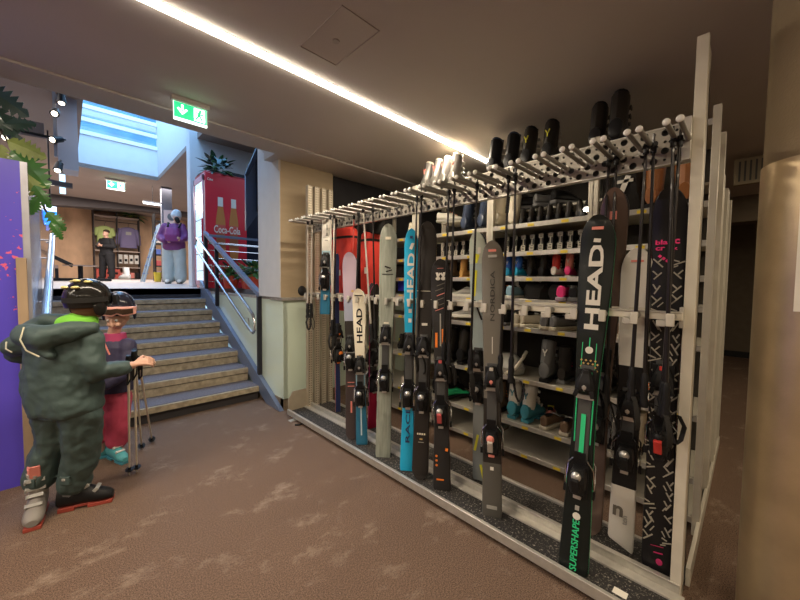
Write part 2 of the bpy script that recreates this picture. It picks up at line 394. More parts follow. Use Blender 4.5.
# ================================================================== SKI RACK
def slotted():
    m = bpy.data.materials.new('slotted_upright'); m.use_nodes = True; nt = m.node_tree; b = nt.nodes['Principled BSDF']
    N = nt.nodes.new; L = nt.links.new
    tc = N('ShaderNodeTexCoord'); sx = N('ShaderNodeSeparateXYZ'); L(tc.outputs['Object'], sx.inputs[0])
    mu = N('ShaderNodeMath'); mu.operation = 'MULTIPLY'; mu.inputs[1].default_value = 38; L(sx.outputs['Z'], mu.inputs[0])
    fr = N('ShaderNodeMath'); fr.operation = 'FRACT'; L(mu.outputs[0], fr.inputs[0])
    g = N('ShaderNodeMath'); g.operation = 'GREATER_THAN'; g.inputs[1].default_value = .45; L(fr.outputs[0], g.inputs[0])
    ab = N('ShaderNodeMath'); ab.operation = 'ABSOLUTE'; L(sx.outputs['X'], ab.inputs[0])
    c1 = N('ShaderNodeMath'); c1.operation = 'COMPARE'; c1.inputs[1].default_value = .0105; c1.inputs[2].default_value = .0042; L(ab.outputs[0], c1.inputs[0])
    mm = N('ShaderNodeMath'); mm.operation = 'MULTIPLY'; L(g.outputs[0], mm.inputs[0]); L(c1.outputs[0], mm.inputs[1])
    mx = N('ShaderNodeMix'); mx.data_type = 'RGBA'; mx.inputs['A'].default_value = (.60,.53,.41,1); mx.inputs['B'].default_value = (.13,.11,.075,1)
    L(mm.outputs[0], mx.inputs['Factor']); L(mx.outputs['Result'], b.inputs['Base Color'])
    b.inputs['Roughness'].default_value = .45; b.inputs['Metallic'].default_value = .25
    return m
slot_m = slotted()
def speckle():
    m = bpy.data.materials.new('speckled_rubber_mat'); m.use_nodes = True; nt = m.node_tree; b = nt.nodes['Principled BSDF']
    N = nt.nodes.new; L = nt.links.new
    tc = N('ShaderNodeTexCoord'); v = N('ShaderNodeTexNoise'); v.inputs['Scale'].default_value = 75; v.inputs['Detail'].default_value = 6; v.inputs['Roughness'].default_value = .75
    L(tc.outputs['Object'], v.inputs['Vector']); r = N('ShaderNodeValToRGB'); e = r.color_ramp.elements
    e[0].position = .55; e[0].color = (.022,.020,.019,1); e[1].position = .68; e[1].color = (.50,.45,.38,1)
    L(v.outputs['Fac'], r.inputs['Fac']); L(r.outputs['Color'], b.inputs['Base Color']); b.inputs['Roughness'].default_value = .85
    bp = N('ShaderNodeBump'); bp.inputs['Strength'].default_value = .4; bp.inputs['Distance'].default_value = .008
    L(v.outputs['Fac'], bp.inputs['Height']); L(bp.outputs['Normal'], b.inputs['Normal'])
    return m
spk = speckle()
rk = thing('ski_rack', 'long aluminium double sided ski rack with perforated top panel and rubber floor trays', 'ski rack', (1.95,1.8,0))
def rp(mb, name, bevel=0., **k):
    o = mb.build(name, rk, bevel=bevel, **k); o.location = (-1.95,-1.8,0); return o
w = MB(); w.bb((1.70,.17,.045), (1.875,3.42,.068), spk); rp(w, 'rubber_mat')
w = MB(); w.bb((1.95,.21,.045), (2.195,3.42,.068), spk); rp(w, 'rubber_mat')
w = MB(); w.bb((1.68,.15,.03), (1.702,3.44,.085), alu); rp(w, 'front_lip', .003)
w = MB(); w.bb((1.872,.15,.05), (1.925,3.42,.078), alu); w.bb((1.925,.17,.05), (1.935,3.42,.115), alu_d); w.bb((1.925,.17,.108), (1.952,3.42,.118), alu); rp(w, 'centre_profile', .002)
w = MB(); w.bb((2.19,.2,.03), (2.215,3.42,.085), alu); rp(w, 'rear_lip', .003)
w = MB(); w.bb((1.70,.17,.025), (2.2,3.42,.045), dgrey); rp(w, 'tray_underside')
w = MB(); w.prism([(1.69,.05),(1.69,.19),(1.74,.27),(1.90,.27),(1.90,.05)], 1, 3.425, 3.437, tan_m); rp(w, 'end_plate')
w = MB(); w.bb((2.0,3.425,.05), (2.22,3.437,.3), tan_m); rp(w, 'end_plate')
for y in (.5, 1.8, 3.3):
    w = MB(); w.cyl((1.78,y,0), (1.78,y,.028), .02, alu_d); w.cyl((2.1,y,0), (2.1,y,.028), .02, alu_d); rp(w, 'foot')
w = MB(); w.bb((1.64,3.28,0), (1.74,3.34,.008), alu); w.cyl((1.70,3.31,0), (1.70,3.31,.03), .012, alu_d); rp(w, 'foot')
w = MB(); w.tube([(1.63,3.17,.012),(1.67,3.14,.012),(1.70,3.15,.012),(1.71,3.18,.012)], .009, blk, n=6); o = w.build('cable_end'); tag(o, 'short black curved cable end lying on the carpet by the rack foot', 'cable')
# uprights: near post, four slotted uprights at the far end
w = MB(); w.bb((1.93,.165,0), (1.962,.205,2.5), post_m); w.bb((1.962,.17,0), (2.10,.18,2.5), post_m); w.bb((2.07,.17,0), (2.10,.205,2.42), post_m)
rp(w, 'upright', .002)
w = MB(); w.bb((1.905,.205,1.99), (1.95,.235,2.17), alu); w.bb((1.90,.20,1.27), (1.95,.215,1.36), alu); rp(w, 'bracket', .002)
for k in range(4):
    w = MB(); w.bb((-.024,-.02,.05), (.024,.02,2.5), slot_m); w.bb((-.028,-.024,.05), (-.022,.024,2.5), tan_m); w.bb((.022,-.024,.05), (.028,.024,2.5), tan_m)
    o = w.build('upright', rk); o.location = (1.925+k*.087-1.95, 3.40-1.8, 0)
w = MB(); w.bb((1.9,3.38,2.1), (2.2,3.42,2.14), tan_m); w.bb((1.9,3.38,1.3), (2.2,3.42,1.34), tan_m); rp(w, 'cross_bar')
# perforated panel
def perforated(y0, y1, z0, z1, x, m):
    mb = MB(); cs = .04; nz = int(round((z1-z0)/cs)); ny = int((y1-y0)/cs); n = 12
    for i in range(ny):
        for j in range(nz):
            cy = y0+(i+.5)*cs; cz = z0+(j+.5)*cs; rad = .0155 if (i+j) % 2 else .0062
            vs = []; h = cs/2
            for k in range(n):
                a = 2*PI*k/n; ca, sa = math.cos(a), math.sin(a); q = h/max(abs(ca), abs(sa))
                vs.append((x, cy+ca*q, cz+sa*q))
            for k in range(n):
                a = 2*PI*k/n; vs.append((x, cy+math.cos(a)*rad, cz+math.sin(a)*rad))
            for k in range(n):
                a = 2*PI*k/n; vs.append((x+.004, cy+math.cos(a)*rad, cz+math.sin(a)*rad))
            fs = []
            for k in range(n):
                k2 = (k+1) % n
                fs.append((k, k2, n+k2, n+k)); fs.append((n+k, n+k2, 2*n+k2, 2*n+k))
            # corner fill: the 12-gon misses the square corners
            for sy in (-1, 1):
                for sz in (-1, 1):
                    o = len(vs); ks = [k for k in range(n) if (math.cos(2*PI*k/n)*sy > .2 and math.sin(2*PI*k/n)*sz > .2)]
                    vs.append((x, cy+sy*h, cz+sz*h)); fs.append((ks[0], ks[1], o))
            mb.add(vs, fs, m)
    return mb
w = perforated(.2, 3.40, 2.0, 2.16, 1.95, mat('panel_zinc', (.36,.335,.285), .42, .35, var=.06, vscale=8))
w.bb((1.983,.2,1.996), (1.986,3.40,2.165), dgrey); w.bb((1.948,.2,1.995), (1.985,3.40,2.001), alu); w.bb((1.948,.2,2.16), (1.985,3.40,2.166), alu)  # dark back sheet added to close the channel so its holes read dark
rp(w, 'perforated_panel', smooth=False)
# bar above the panel that carries clips (silver)
pegm = mat('peg_grey', (.30,.29,.265), .35, .5); pegw = mat('peg_cap', (.72,.70,.66), .4)
pg = None
for k in range(25):
    for dy in (0, .041):
        y = .213+.1275*k+dy
        if y > 3.33: continue
        if pg is None:
            w = MB(); w.cyl((0,0,0), (-.29,0,0), .010, pegm); w.cyl((0,0,0), (-.010,0,0), .017, alu_d); w.ell((-.295,0,0), (.008,.0135,.0135), pegw)
            pg = w.build('peg', rk); o = pg
        else: o = pg.copy(); COL.objects.link(o)
        o.location = (1.95-1.95, y-1.8, 2.075)
# middle rail with its hooks
w = MB(); w.bb((1.868,.2,1.305), (1.905,3.40,1.335), post_m); w.bb((1.86,.2,1.335), (1.91,3.40,1.341), alu); rp(w, 'middle_rail', .002)
w = MB(); w.bb((1.985,.2,1.315), (2.02,3.40,1.347), post_m); rp(w, 'rear_rail', .002)
hk = None
for k in range(25):
    y = .235+.1275*k
    if hk is None:
        w = MB(); w.cyl((0,0,0), (-.045,0,-.005), .016, pegm); w.box((-.05,0,-.012), (.014,.03,.055), mat('hook_cap', (.55,.52,.45), .45, .1)); w.box((-.015,.03,-.03), (.01,.045,.03), MATS['hook_cap'])
        hk = w.build('hook', rk, bevel=.004); o = hk
    else: o = hk.copy(); COL.objects.link(o)
    o.location = (1.868-1.95, y-1.8, 1.32)
w = MB(); w.ell((1.838,3.40,1.36), (.05,.02,.055), blk); rp(w, 'end_buffer')
o = MB().bb((1.735,.33,.0685), (1.775,.385,.0695), mat('paper', (.8,.76,.66), .7)).build('paper_scrap'); tag(o, 'small white paper scrap lying on the speckled rubber tray', 'paper scrap')

# ================================================================== SKIS
def ski_mesh(L, wt, ww, wp, tail, zones, edge, base, thick=.014, tipcurve=.045, skew=0.):
    N = 44; mb = MB(); rings = []; us = [0,.004,.01,.02,.035]+[.05+.81*i/(N-16) for i in range(N-15)]+[.88,.90,.92,.94,.955,.968,.98,.99,.996,1.]
    us = sorted(set(us))
    def hw(u):
        if u < .45: t = u/.45; w_ = wt+(ww-wt)*(.5-.5*math.cos(PI*t))
        elif u < .885: t = (u-.45)/.435; w_ = ww+(wp-ww)*(.5-.5*math.cos(PI*t))
        else: w_ = wp
        if u > .92: w_ *= max(0, 1-((u-.92)/.08)**2.2)**.5
        if tail == 'round' and u < .035: w_ *= (max(.04, 1-(1-u/.035)**2))**.5
        if tail == 'flat' and u < .01: w_ *= .93+7*u
        return max(w_, .004)/2
    offs = []
    for u in us:
        c = .001
        if u > .87: c += tipcurve*((u-.87)/.13)**1.8
        if u < .06 and tail == 'round': c += .012*((.06-u)/.06)**2
        c += .003*math.sin(PI*min(1, u/.87))
        offs.append(c)
        w_ = hw(u); t = thick*(1 if .15 < u < .75 else .7); z = u*L
        sk = skew if u < .06 else 0
        def zz(x): return z+((sk*(x+w_) if sk > 0 else -sk*(w_-x))*(1-u/.06) if sk else 0)
        rings.append([(-w_,-c,zz(-w_)), (w_,-c,zz(w_)), (w_,-c-t*.45,zz(w_)), (w_*.9,-c-t,zz(w_*.9)), (-w_*.9,-c-t,zz(-w_*.9)), (-w_,-c-t*.45,zz(-w_))])
    vs = [p for r in rings for p in r]; me_ = mb
    def zm(u):
        for e, m in zones:
            if u < e: return m
        return zones[-1][1]
    for i in range(len(rings)-1):
        m = zm((us[i]+us[i+1])/2)
        mm = [base, edge, m, m, m, edge]
        for j in range(6):
            k = (j+1) % 6
            mb.f.append((i*6+j, i*6+k, (i+1)*6+k, (i+1)*6+j)); mb.m.append(mb.mi(mm[j]))
    mb.f.append((5,4,3,2,1,0)); mb.m.append(mb.mi(zones[0][1]))
    n = (len(rings)-1)*6; mb.f.append(tuple(n+j for j in range(6))); mb.m.append(mb.mi(zones[-1][1]))
    mb.v = [tuple(p) for p in vs]
    return mb
_B = {}
def binding_parts(main, acc, acc2):
    k = (main.name, acc.name, acc2.name)
    if k in _B: return _B[k]
    t = MB()   # toe piece, origin on topsheet, toward -Y
    t.box((0,-.006,0), (.072,.012,.13), blk); t.box((0,-.012,-.055), (.068,.014,.02), silv)
    t.loft([[(-.036*s_,y,z) , (.036*s_,y,z), (.036*s_,y2,z), (.022*s_,y2-.012,z), (-.022*s_,y2-.012,z), (-.036*s_,y2,z)] for s_, y, y2, z in ((1,-.01,-.022,-.04),(1.05,-.01,-.042,-.02),(.95,-.01,-.045,.01),(.6,-.01,-.035,.045),(.35,-.01,-.02,.07))], main)
    t.ell((0,-.047,-.004), (.017,.010,.022), acc)
    t.box((-.03,-.045,-.035), (.016,.02,.03), main, rot=(0,.3,0)); t.box((.03,-.045,-.035), (.016,.02,.03), main, rot=(0,-.3,0))
    t.box((0,-.04,.055), (.02,.01,.02), acc2)
    h = MB()   # heel piece
    h.box((0,-.006,0), (.07,.012,.16), blk); h.box((0,-.018,-.01), (.05,.022,.12), main)
    h.loft([[(-.032*s_,-.02,z), (.032*s_,-.02,z), (.03*s_,-y,z), (.015*s_,-y-.012,z), (-.015*s_,-y-.012,z), (-.03*s_,-y,z)] for s_, y, z in ((.8,.035,-.06),(1,.055,-.03),(1.05,.075,.005),(.9,.07,.035),(.7,.045,.05))], main)
    h.box((0,-.088,-.005), (.026,.016,.06), acc2, rot=(.35,0,0)); h.ell((0,-.08,.03), (.02,.014,.02), acc)
    h.box((0,-.02,-.075), (.03,.016,.02), acc)
    b = MB()   # brake: pedal, wire arms, feet
    b.box((0,-.03,.1), (.05,.006,.06), blk, rot=(.3,0,0))
    for s_ in (-1, 1):
        b.tube([(s_*.03,-.02,.09),(s_*.058,-.018,.05),(s_*.062,.004,-.02),(s_*.06,.02,-.06)], .004, steel, n=6)
        b.box((s_*.062,.02,-.075), (.014,.012,.035), blk)
    _B[k] = (t, h, b); return _B[k]
def ski_pair(label, group, base, top, phi, w3, zones, tail='flat', edge=None, bind=(None,None,None), toe=.53, heel=.28, texts=(), extra=None, rearzones=None, plate=True, skew=0., cat='skis', two=True, name='ski_pair', bz=.0):
    B = V(base); T = V(top); L = (T-B).length
    Zl = (T-B).normalized(); ph = math.radians(phi); f_ = V((-math.cos(ph), -math.sin(ph), 0)); Yl = -f_; Yl = (Yl - Zl*Yl.dot(Zl)).normalized(); Xl = Yl.cross(Zl)
    R = Matrix((Xl, Yl, Zl)).transposed()
    t = thing(name, label, cat, base, R.to_euler(), group)
    edge = edge or pm((.30,.28,.25)); basem = pm((.03,.03,.035), .3)
    fr = ski_mesh(L, *w3, tail, zones, edge, basem, skew=skew).build('front_ski', t, ang=50)
    rs = ski_mesh(L, *w3, tail, rearzones or zones, edge, basem, skew=-skew).build('rear_ski', t, ang=50); rs.rotation_euler = (0,0,PI)
    main, a1, a2 = [b or d for b, d in zip(bind, (blk, silv, blk))]
    tm, hm_, bm_ = binding_parts(main, a1, a2); yt = -.019
    for par in (fr, rs):
        if not hasattr(tm, 'me'):
            o = tm.build('toe_binding', par, bevel=.002); tm.me = o.data
            o2 = hm_.build('heel_binding', par, bevel=.002); hm_.me = o2.data
            o3 = bm_.build('brake', par); bm_.me = o3.data
        else:
            o, o2, o3 = [bpy.data.objects.new(n, q.me) for n, q in (('toe_binding', tm), ('heel_binding', hm_), ('brake', bm_))]
            for q in (o, o2, o3): COL.objects.link(q); q.parent = par
        o.scale = o2.scale = (1.12,1.2,1.1); o.location = (0,yt,toe*L); o2.location = (0,yt,heel*L); o3.location = (0,yt,heel*L)
        if plate:
            p = MB(); p.box((0,yt-.0,(toe+heel)/2*L), (.058,.012,(toe-heel)*L+.18), dgrey); p.build('plate', par, bevel=.003)
    if texts:
        lm = {}
        for (txt, u, length, height, m, bold, off) in texts:
            mb = lm.setdefault(m.name, MB())
            put_text(mb, txt, (off,-.0185 if .15 < u < .75 else -.0165 if u<.88 else -.02,u*L), (0,0,1), (-1,0,0), length, height, m, bold)
        for mb in lm.values(): mb.build('lettering', fr, smooth=False)
    if extra: extra(fr, L)
    return t
def bars(items, y=-.0172, t=.0022, name='graphic'):
    """flat printed patches on the topsheet: (x, z, w, h, rot, mat)"""
    def go(fr, L):
        mb = MB()
        for (x, u, w_, h, r, m) in items:
            yy = y+(.0 if .13 < u < .78 else .0035) if u < .89 else y-.045*((u-.87)/.13)**1.8+.003
            mb.box((x, yy, u*L), (w_, t, h), m, rot=(0, r, 0))
        mb.build(name, fr, smooth=False)
    return go
# colours
cBlk = pm((.014,.014,.015), .4, coat=.3); cDk = pm((.03,.026,.023), .4, coat=.3); cWh = pm((.72,.69,.62), .35); cCream = pm((.78,.72,.58), .4)
cCy = pm((.02,.42,.72), .3, coat=.3); cRed = pm((.62,.05,.04), .4); cPink = pm((.85,.04,.22), .4); cOr = pm((.85,.22,.03), .4); cGr = pm((.04,.62,.26), .4); cGrD = pm((.02,.22,.12), .4)
cYe = pm((.75,.72,.05), .4); cGold = pm((.55,.36,.13), .5); cLil = pm((.44,.34,.42), .4); cGrey = pm((.16,.145,.12), .35, coat=.2); cLg = pm((.35,.34,.31), .4)
cNavy = pm((.03,.04,.12), .4); cSalm = pm((.75,.25,.2), .4); cLb = pm((.25,.42,.52), .4); cTeal = pm((.04,.20,.34), .3, .3); cRedD = pm((.16,.02,.02), .3, coat=.3); cBlue=pm((.03,.12,.5),.4)
grain = mat('sage_wood_grain_topsheet', (.30,.32,.27), .4, var=.22, vscale=14, stretch=(4,4,.4))
brn = mat('brown_mirror_topsheet', (.17,.12,.10), .2, .4, var=.4, vscale=3, stretch=(1,1,.3))
GF = 'ski pairs in the front row of the rack'; GR = 'ski pairs in the rear row of the rack'

# --- green edged carving ski, front right
def ex_green(fr, L):
    bars([(-.0,.93,.03,.018,.12,cWh),(.0,.963,.05,.014,0,cSalm),(0,.545,.02,.05,0,pm((.1,.2,.6))),(-.03,.60,.003,.14,0,cGr),(.03,.60,.003,.14,0,cGr),(0,.635,.004,.07,0,cGr)])(fr, L)
    mb = MB()
    for u in (.155,.62): mb.cyl((0,-.0185,u*L), (0,-.0155,u*L), .017, cWh, n=20)
    mb.box((0,-.0175,.178*L), (.018,.002,.022), cLg)
    for r in range(5):
        for k in range(4): mb.box((-.03+.02*k+(.01 if r % 2 else 0),-.0182,(.555+r*.009)*L), (.008,.0015,.008), cGold, rot=(0,PI/4,0))
    mb.build('graphic', fr, smooth=False)
    g = MB(); g.box((0,-.027,.36*L), (.02,.01,.28), cGr); g.tube([(-.034,-.02,.36*L),(-.036,-.03,.5*L),(-.02,-.034,.56*L),(.02,-.034,.56*L),(.036,-.03,.5*L),(.034,-.02,.36*L)], .003, cGr, n=6); g.build('race_plate_trim', fr)
ski_pair('black carving skis with green edges, big white lettering and green lettered tails', GF, (1.73,.55,.07), (1.894,.537,1.788), 8, (.13,.098,.15),
    [(1,pm((.012,.015,.014),.4,coat=.3))], edge=cGr, bind=(blk,silv,cBlk), toe=.525, heel=.265,
    texts=[('HEAD',.80,.42,.062,cWh,.03,0),('SUPERSHAPE',.075,.24,.030,cGr,.01,0)], extra=ex_green)
# --- grey all-mountain ski with dark red rear edge
ski_pair('slim grey skis with dark red sidewalls and white sticker on the tip', GF, (1.79,1.027,.07), (1.868,1.11,1.708), 25, (.115,.10,.128),
    [(.2,pm((.10,.095,.085),.35)),(.42,cDk),(1,pm((.17,.155,.13),.35,coat=.2))], edge=cRedD, bind=(blk,cSalm,pm((.45,.4,.35))), toe=.50, heel=.28,
    texts=[('NORDICA',.80,.30,.026,pm((.06,.055,.05)),.01,0)],
    extra=bars([(0,.965,.045,.014,0,cSalm),(0,.945,.05,.016,0,cLg),(0,.62,.004,.10,0,cWh),(0,.035,.06,.02,0,cLg),(0,.175,.02,.02,0,cWh)]))
# --- black and orange ski
def ex_volkl(fr, L):
    it = [(0,.44,.03,.06,0,cYe),(.018,.655,.026,.12,0,cOr),(-.032,.645,.016,.10,0,cOr),(-.004,.69,.008,.22,0,cLg),(0,.545,.022,.05,0,cOr),
          (-.034,.105,.014,.012,.4,cOr),(-.034,.125,.014,.012,.4,cOr),(-.034,.145,.014,.012,.4,cOr),(.034,.175,.018,.02,.2,cOr),(-.01,.045,.05,.010,0,cOr)]
    for k in range(6): it.append((-.01+.01*(k%2), .78+.022*k, .06, .005, -.35, cSalm if k%3==0 else cGrey))
    bars(it)(fr, L)
    mb = MB(); y = -.025
    for s_ in (-1, 1):
        mb.box((s_*.022,y,.935*L), (.016,.003,.04), cWh, rot=(0,s_*.25,0)); mb.box((s_*.011,y,.93*L), (.010,.003,.035), cWh, rot=(0,-s_*.5,0)); mb.ell((s_*.018,y,.915*L), (.016,.003,.012), cWh)
    mb.box((0,y-.008,.963*L), (.04,.003,.012), cSalm); mb.build('tip_emblem', fr, smooth=False)
ski_pair('black and orange skis with a white animal face emblem on the tip', GF, (1.78,1.399,.07), (1.866,1.509,1.616), 32, (.118,.09,.135), [(1,pm((.03,.028,.028),.4))],
    edge=pm((.2,.09,.06)), bind=(blk,silv,pm((.5,.08,.08))), toe=.515, heel=.33, extra=ex_volkl)
# --- black ski with tan edges
ski_pair('wide plain black skis with tan wooden sidewalls and rounded tails', GF, (1.77,1.59,.07), (1.886,1.65,1.888), 36, (.118,.10,.135), [(1,pm((.032,.028,.026),.4,coat=.3))], tail='round',
    edge=cGold, bind=(blk,silv,blk), toe=.51, heel=.31, 
    extra=bars([(-.024,.175,.010,.012,0,cCream),(-.008,.175,.012,.012,0,cCream),(.008,.175,.012,.012,0,cCream),(.024,.175,.010,.012,0,cCream),(0,.155,.02,.01,0,cGold),(0,.143,.04,.004,0,cLg),(0,.60,.04,.018,0,cWh),(0,.42,.014,.02,0,cCream),(-.015,.73,.1,.003,0,cCream)]))
# --- blue race ski
ski_pair('bright blue race skis with white lettering and black race text on the tail', GF, (1.78,1.729,.07), (1.879,1.803,1.853), 40, (.105,.07,.105),
    [(.31,cCy),(.56,cBlk),(1,cCy)], edge=cCy, bind=(blk,silv,blk), toe=.52, heel=.31,
    texts=[('HEAD',.80,.36,.055,cWh,.02,0),('RACE',.19,.26,.032,cNavy,.01,0)], extra=bars([(.004,.93,.022,.05,.35,cWh),(0,.965,.02,.02,0,cNavy),(0,.66,.024,.03,0,cWh),(0,.62,.024,.03,0,cWh),(0,.275,.02,.04,0,cLb)]))
# --- sage wood grain ski
ski_pair('broad sage green wood grain skis with a small black emblem above the middle rail', GF, (1.78,1.997,.07), (1.883,2.064,1.92), 42, (.12,.11,.14), [(1,grain)],
    edge=pm((.08,.075,.06)), bind=(blk,silv,blk), toe=.52, heel=.33,
    extra=bars([(0,.94,.045,.022,0,cCream),(0,.815,.05,.012,.3,cDk),(.01,.80,.05,.01,-.3,cDk),(0,.785,.09,.006,0,cDk),(0,.575,.04,.014,0,cCream)]))
# --- short cream HEAD ski
ski_pair('short cream skis with black lettering and metallic blue tails', GF, (1.79,2.28,.07), (1.853,2.415,1.398), 44, (.10,.08,.115), [(.33,cTeal),(.55,cLb),(1,cCream)],
    edge=cCream, bind=(blk,silv,blk), toe=.50, heel=.31, texts=[('HEAD',.76,.30,.05,cBlk,.02,0)], extra=bars([(0,.955,.07,.008,.0,cBlk),(0,.56,.022,.03,0,cGold),(0,.15,.012,.24,0,pm((.45,.6,.68)))]))
# --- lilac fade ski with dark tail
ski_pair('short lilac skis with dark brown tails standing left of the short cream pair', GF, (1.79,2.423,.07), (1.869,2.572,1.723), 44, (.11,.095,.135), [(.40,pm((.06,.045,.045),.35)),(.62,cDk),(.75,pm((.32,.34,.44))),(1,cLil)], tail='round',
    edge=cLil, bind=(blk,silv,blk), toe=.5, heel=.42, rearzones=[(.5,cDk),(1,cCream)], extra=bars([(0,.30,.06,.006,0,cSalm),(0,.28,.06,.006,0,cSalm),(0,.17,.014,.10,0,cSalm),(.02,.79,.02,.02,.6,cGold)]))
# --- rear row
ski_pair('narrow skis with navy and orange sidewalls near the far end of the rack', GR, (2.07,3.055,.07), (1.967,2.95,1.75), 75, (.055,.045,.06), [(1,cNavy)], edge=cSalm, bind=(blk,cOr,blk), toe=.52, heel=.38)
ski_pair('skis with a thin crimson tail standing behind the sage green pair', GR, (2.07,2.484,.07), (2.0,2.386,1.45), 75, (.085,.07,.09), [(.28,pm((.55,.02,.08),.35)),(.5,cBlk),(1,cDk)], edge=cPink, toe=.5, heel=.33)
ski_pair('pale grey blue skis with yellow flashes standing behind the slim grey pair', GR, (2.07,1.289,.07), (1.974,1.285,1.796), 20, (.10,.08,.115), [(.55,pm((.25,.27,.27),.3)),(.88,pm((.42,.50,.50),.3)),(1,pm((.55,.60,.52),.3))], edge=pm((.4,.42,.4)), toe=.50, heel=.38,
    extra=bars([(-.02,.16,.016,.12,.2,cYe),(.018,.04,.016,.10,-.2,cYe),(-.026,.78,.022,.26,.08,cYe),(-.01,.90,.03,.06,.3,cYe),(.0,.70,.012,.14,-.35,cDk),(.012,.93,.02,.04,0,cWh)]))
ski_pair('brown mirrored skis standing directly behind the green edged carving pair', GR, (2.07,.577,.07), (1.968,.49,1.93), 5, (.11,.09,.125), [(1,brn)], tail='round', edge=pm((.1,.07,.06)), toe=.53, heel=.34, extra=bars([(0,.93,.03,.04,0,cSalm)]))
def ex_white(fr, L):
    w = MB(); put_text(w, 'n', (-.018,-.0165,.135*L), (1,0,0), (0,0,1), .045, .055, cGrey, .03); put_text(w, 'ten', (.014,-.0165,.11*L), (0,0,1), (-1,0,0), .05, .02, cLg); w.build('lettering', fr, smooth=False)
    bars([(.0,.96,.05,.01,0,cSalm)])(fr, L)
ski_pair('white skis with angled white tail and black middle standing in the rear row', GR, (2.05,.427,.075), (1.988,.39,1.633), 8, (.115,.10,.13), [(.22,cWh),(.62,cBlk),(1,pm((.78,.75,.68),.4))], edge=cWh, toe=.50, heel=.34, skew=-.45, extra=ex_white)
def ex_crows(fr, L):
    rnd = random.Random(5); mb = MB(); k = 0
    cG = pm((.36,.33,.27), .5)
    u = .10
    while u < .82:
        for sx in (-1, 1):
            x = sx*.036; z = u*L+rnd.uniform(-.008,.008); yy = -.0185 if .15 < u < .75 else -.0155; a = rnd.choice([.5,-.5,.75,-.75,1.2]); l = rnd.uniform(.035,.055)
            mb.box((x,yy,z), (.0058,.002,l), cG, rot=(0,a,0)); mb.box((x+.010*(1 if a > 0 else -1)*-1,yy,z+.014), (.0058,.002,l*.6), cG, rot=(0,-a,0))
            if rnd.random() < .6: mb.box((x*.6,yy,z-.015), (.0045,.002,l*.6), cG, rot=(0,a,0))
        u += .031
    mb.build('line_pattern', fr, smooth=False)
    w = MB()
    for sx in (-.026, .03):
        put_text(w, 'bla' if sx < 0 else 'c', (sx,-.0165,.868*L), (1,0,0), (0,0,1), .045 if sx < 0 else .02, .022, cPink, .03)
        put_text(w, 'cr' if sx < 0 else 'k', (sx-.004,-.0165,.852*L), (1,0,0), (0,0,1), .035 if sx < 0 else .015, .016, cPink, .03)
    for k_ in range(3): w.box((-.03+.014*k_,-.0158,(.833-.006*k_)*L), (.012,.002,.012), cPink, rot=(0,.785,0))
    w.ell((.01,-.0155,.045*L), (.013,.003,.016), pm((.5,.03,.14)), n=6); w.box((0,-.0165,.085*L), (.05,.002,.003), pm((.4,.03,.1)), rot=(0,-.2,0)); w.box((.005,-.0165,.068*L), (.035,.002,.005), pm((.5,.03,.14)), rot=(0,-.2,0))
    w.build('pink_lettering', fr, smooth=False)
ski_pair('wide black powder skis with pale line pattern and pink lettering by the near post', GR, (1.985,.262,.07), (1.985,.275,1.893), 2, (.122,.105,.135), [(1,pm((.014,.013,.014),.35,coat=.2))], tail='round', edge=pm((.25,.03,.05)), bind=(blk,blk,cRed), toe=.52, heel=.37, extra=ex_crows)
# --- child skis hanging high at the far left end
ski_pair('short white and light blue child skis at the far left end of the rack', GF, (1.83,2.93,1.14), (1.86,2.93,2.13), 45, (.10,.085,.10), [(.28,cTeal),(.42,cLb),(.62,pm((.35,.55,.65))),(1,cWh)], edge=cCy, bind=(blk,silv,blk), toe=.52, heel=.33,
    extra=bars([(0,.93,.014,.04,0,cLg),(0,.86,.014,.05,0,cLg),(0,.79,.016,.03,0,cLg),(0,.73,.03,.01,0,cLg)]))

# ================================================================== SKI POLES (hang tips up from the pegs)
def make_pole(label, px, L, shaft, grip, loc, rot, basket=None, strap=True, group=None, name='ski_pole'):
    t = thing(name, label, 'ski pole', loc, rot, group)
    w = MB(); w.tube([(0,0,0),(0,0,-.06),(0,0,-L*.6),(0,0,-L+.12)], [.0045,.006,.008,.0085], shaft, n=8); w.build('shaft', t)
    w = MB(); w.cyl((0,0,-.055), (0,0,-.062), .013, basket or blk, r1=.016, n=12); w.cyl((0,0,-.04), (0,0,-.085), .011, basket or blk); w.build('basket', t)
    w = MB(); w.tube([(0,0,-L+.14),(0,0,-L+.12),(.002,0,-L+.09),(-.002,0,-L+.06),(.003,0,-L+.03),(0,0,-L+.005),(0,0,-L-.012)], [.010,.016,.0145,.0175,.015,.020,.017], grip, n=10); w.build('grip', t)
    if strap:
        w = MB(); pts = [(0,-.018,-L+.01),(-.015,-.05,-L+.0),(-.02,-.075,-L-.05),(-.01,-.07,-L-.11),(0,-.055,-L-.13),(.01,-.045,-L-.10),(.01,-.03,-L-.04),(0,-.018,-L+.01)]
        rings = [[V(p)+V((0,0,0))+V((-.010,0,0)), V(p)+V((.010,0,0)), V(p)+V((.010,-.003,0)), V(p)+V((-.010,-.003,0))] for p in pts]
        w.loft(rings, blk_m); w.build('strap', t)
    return t
PG = 'ski poles hanging from the pegs'
pk = pm((.025,.022,.022), .3, .3, .3); pwh = pm((.62,.58,.5), .3, .4); prd = pm((.45,.05,.04), .35, .2)
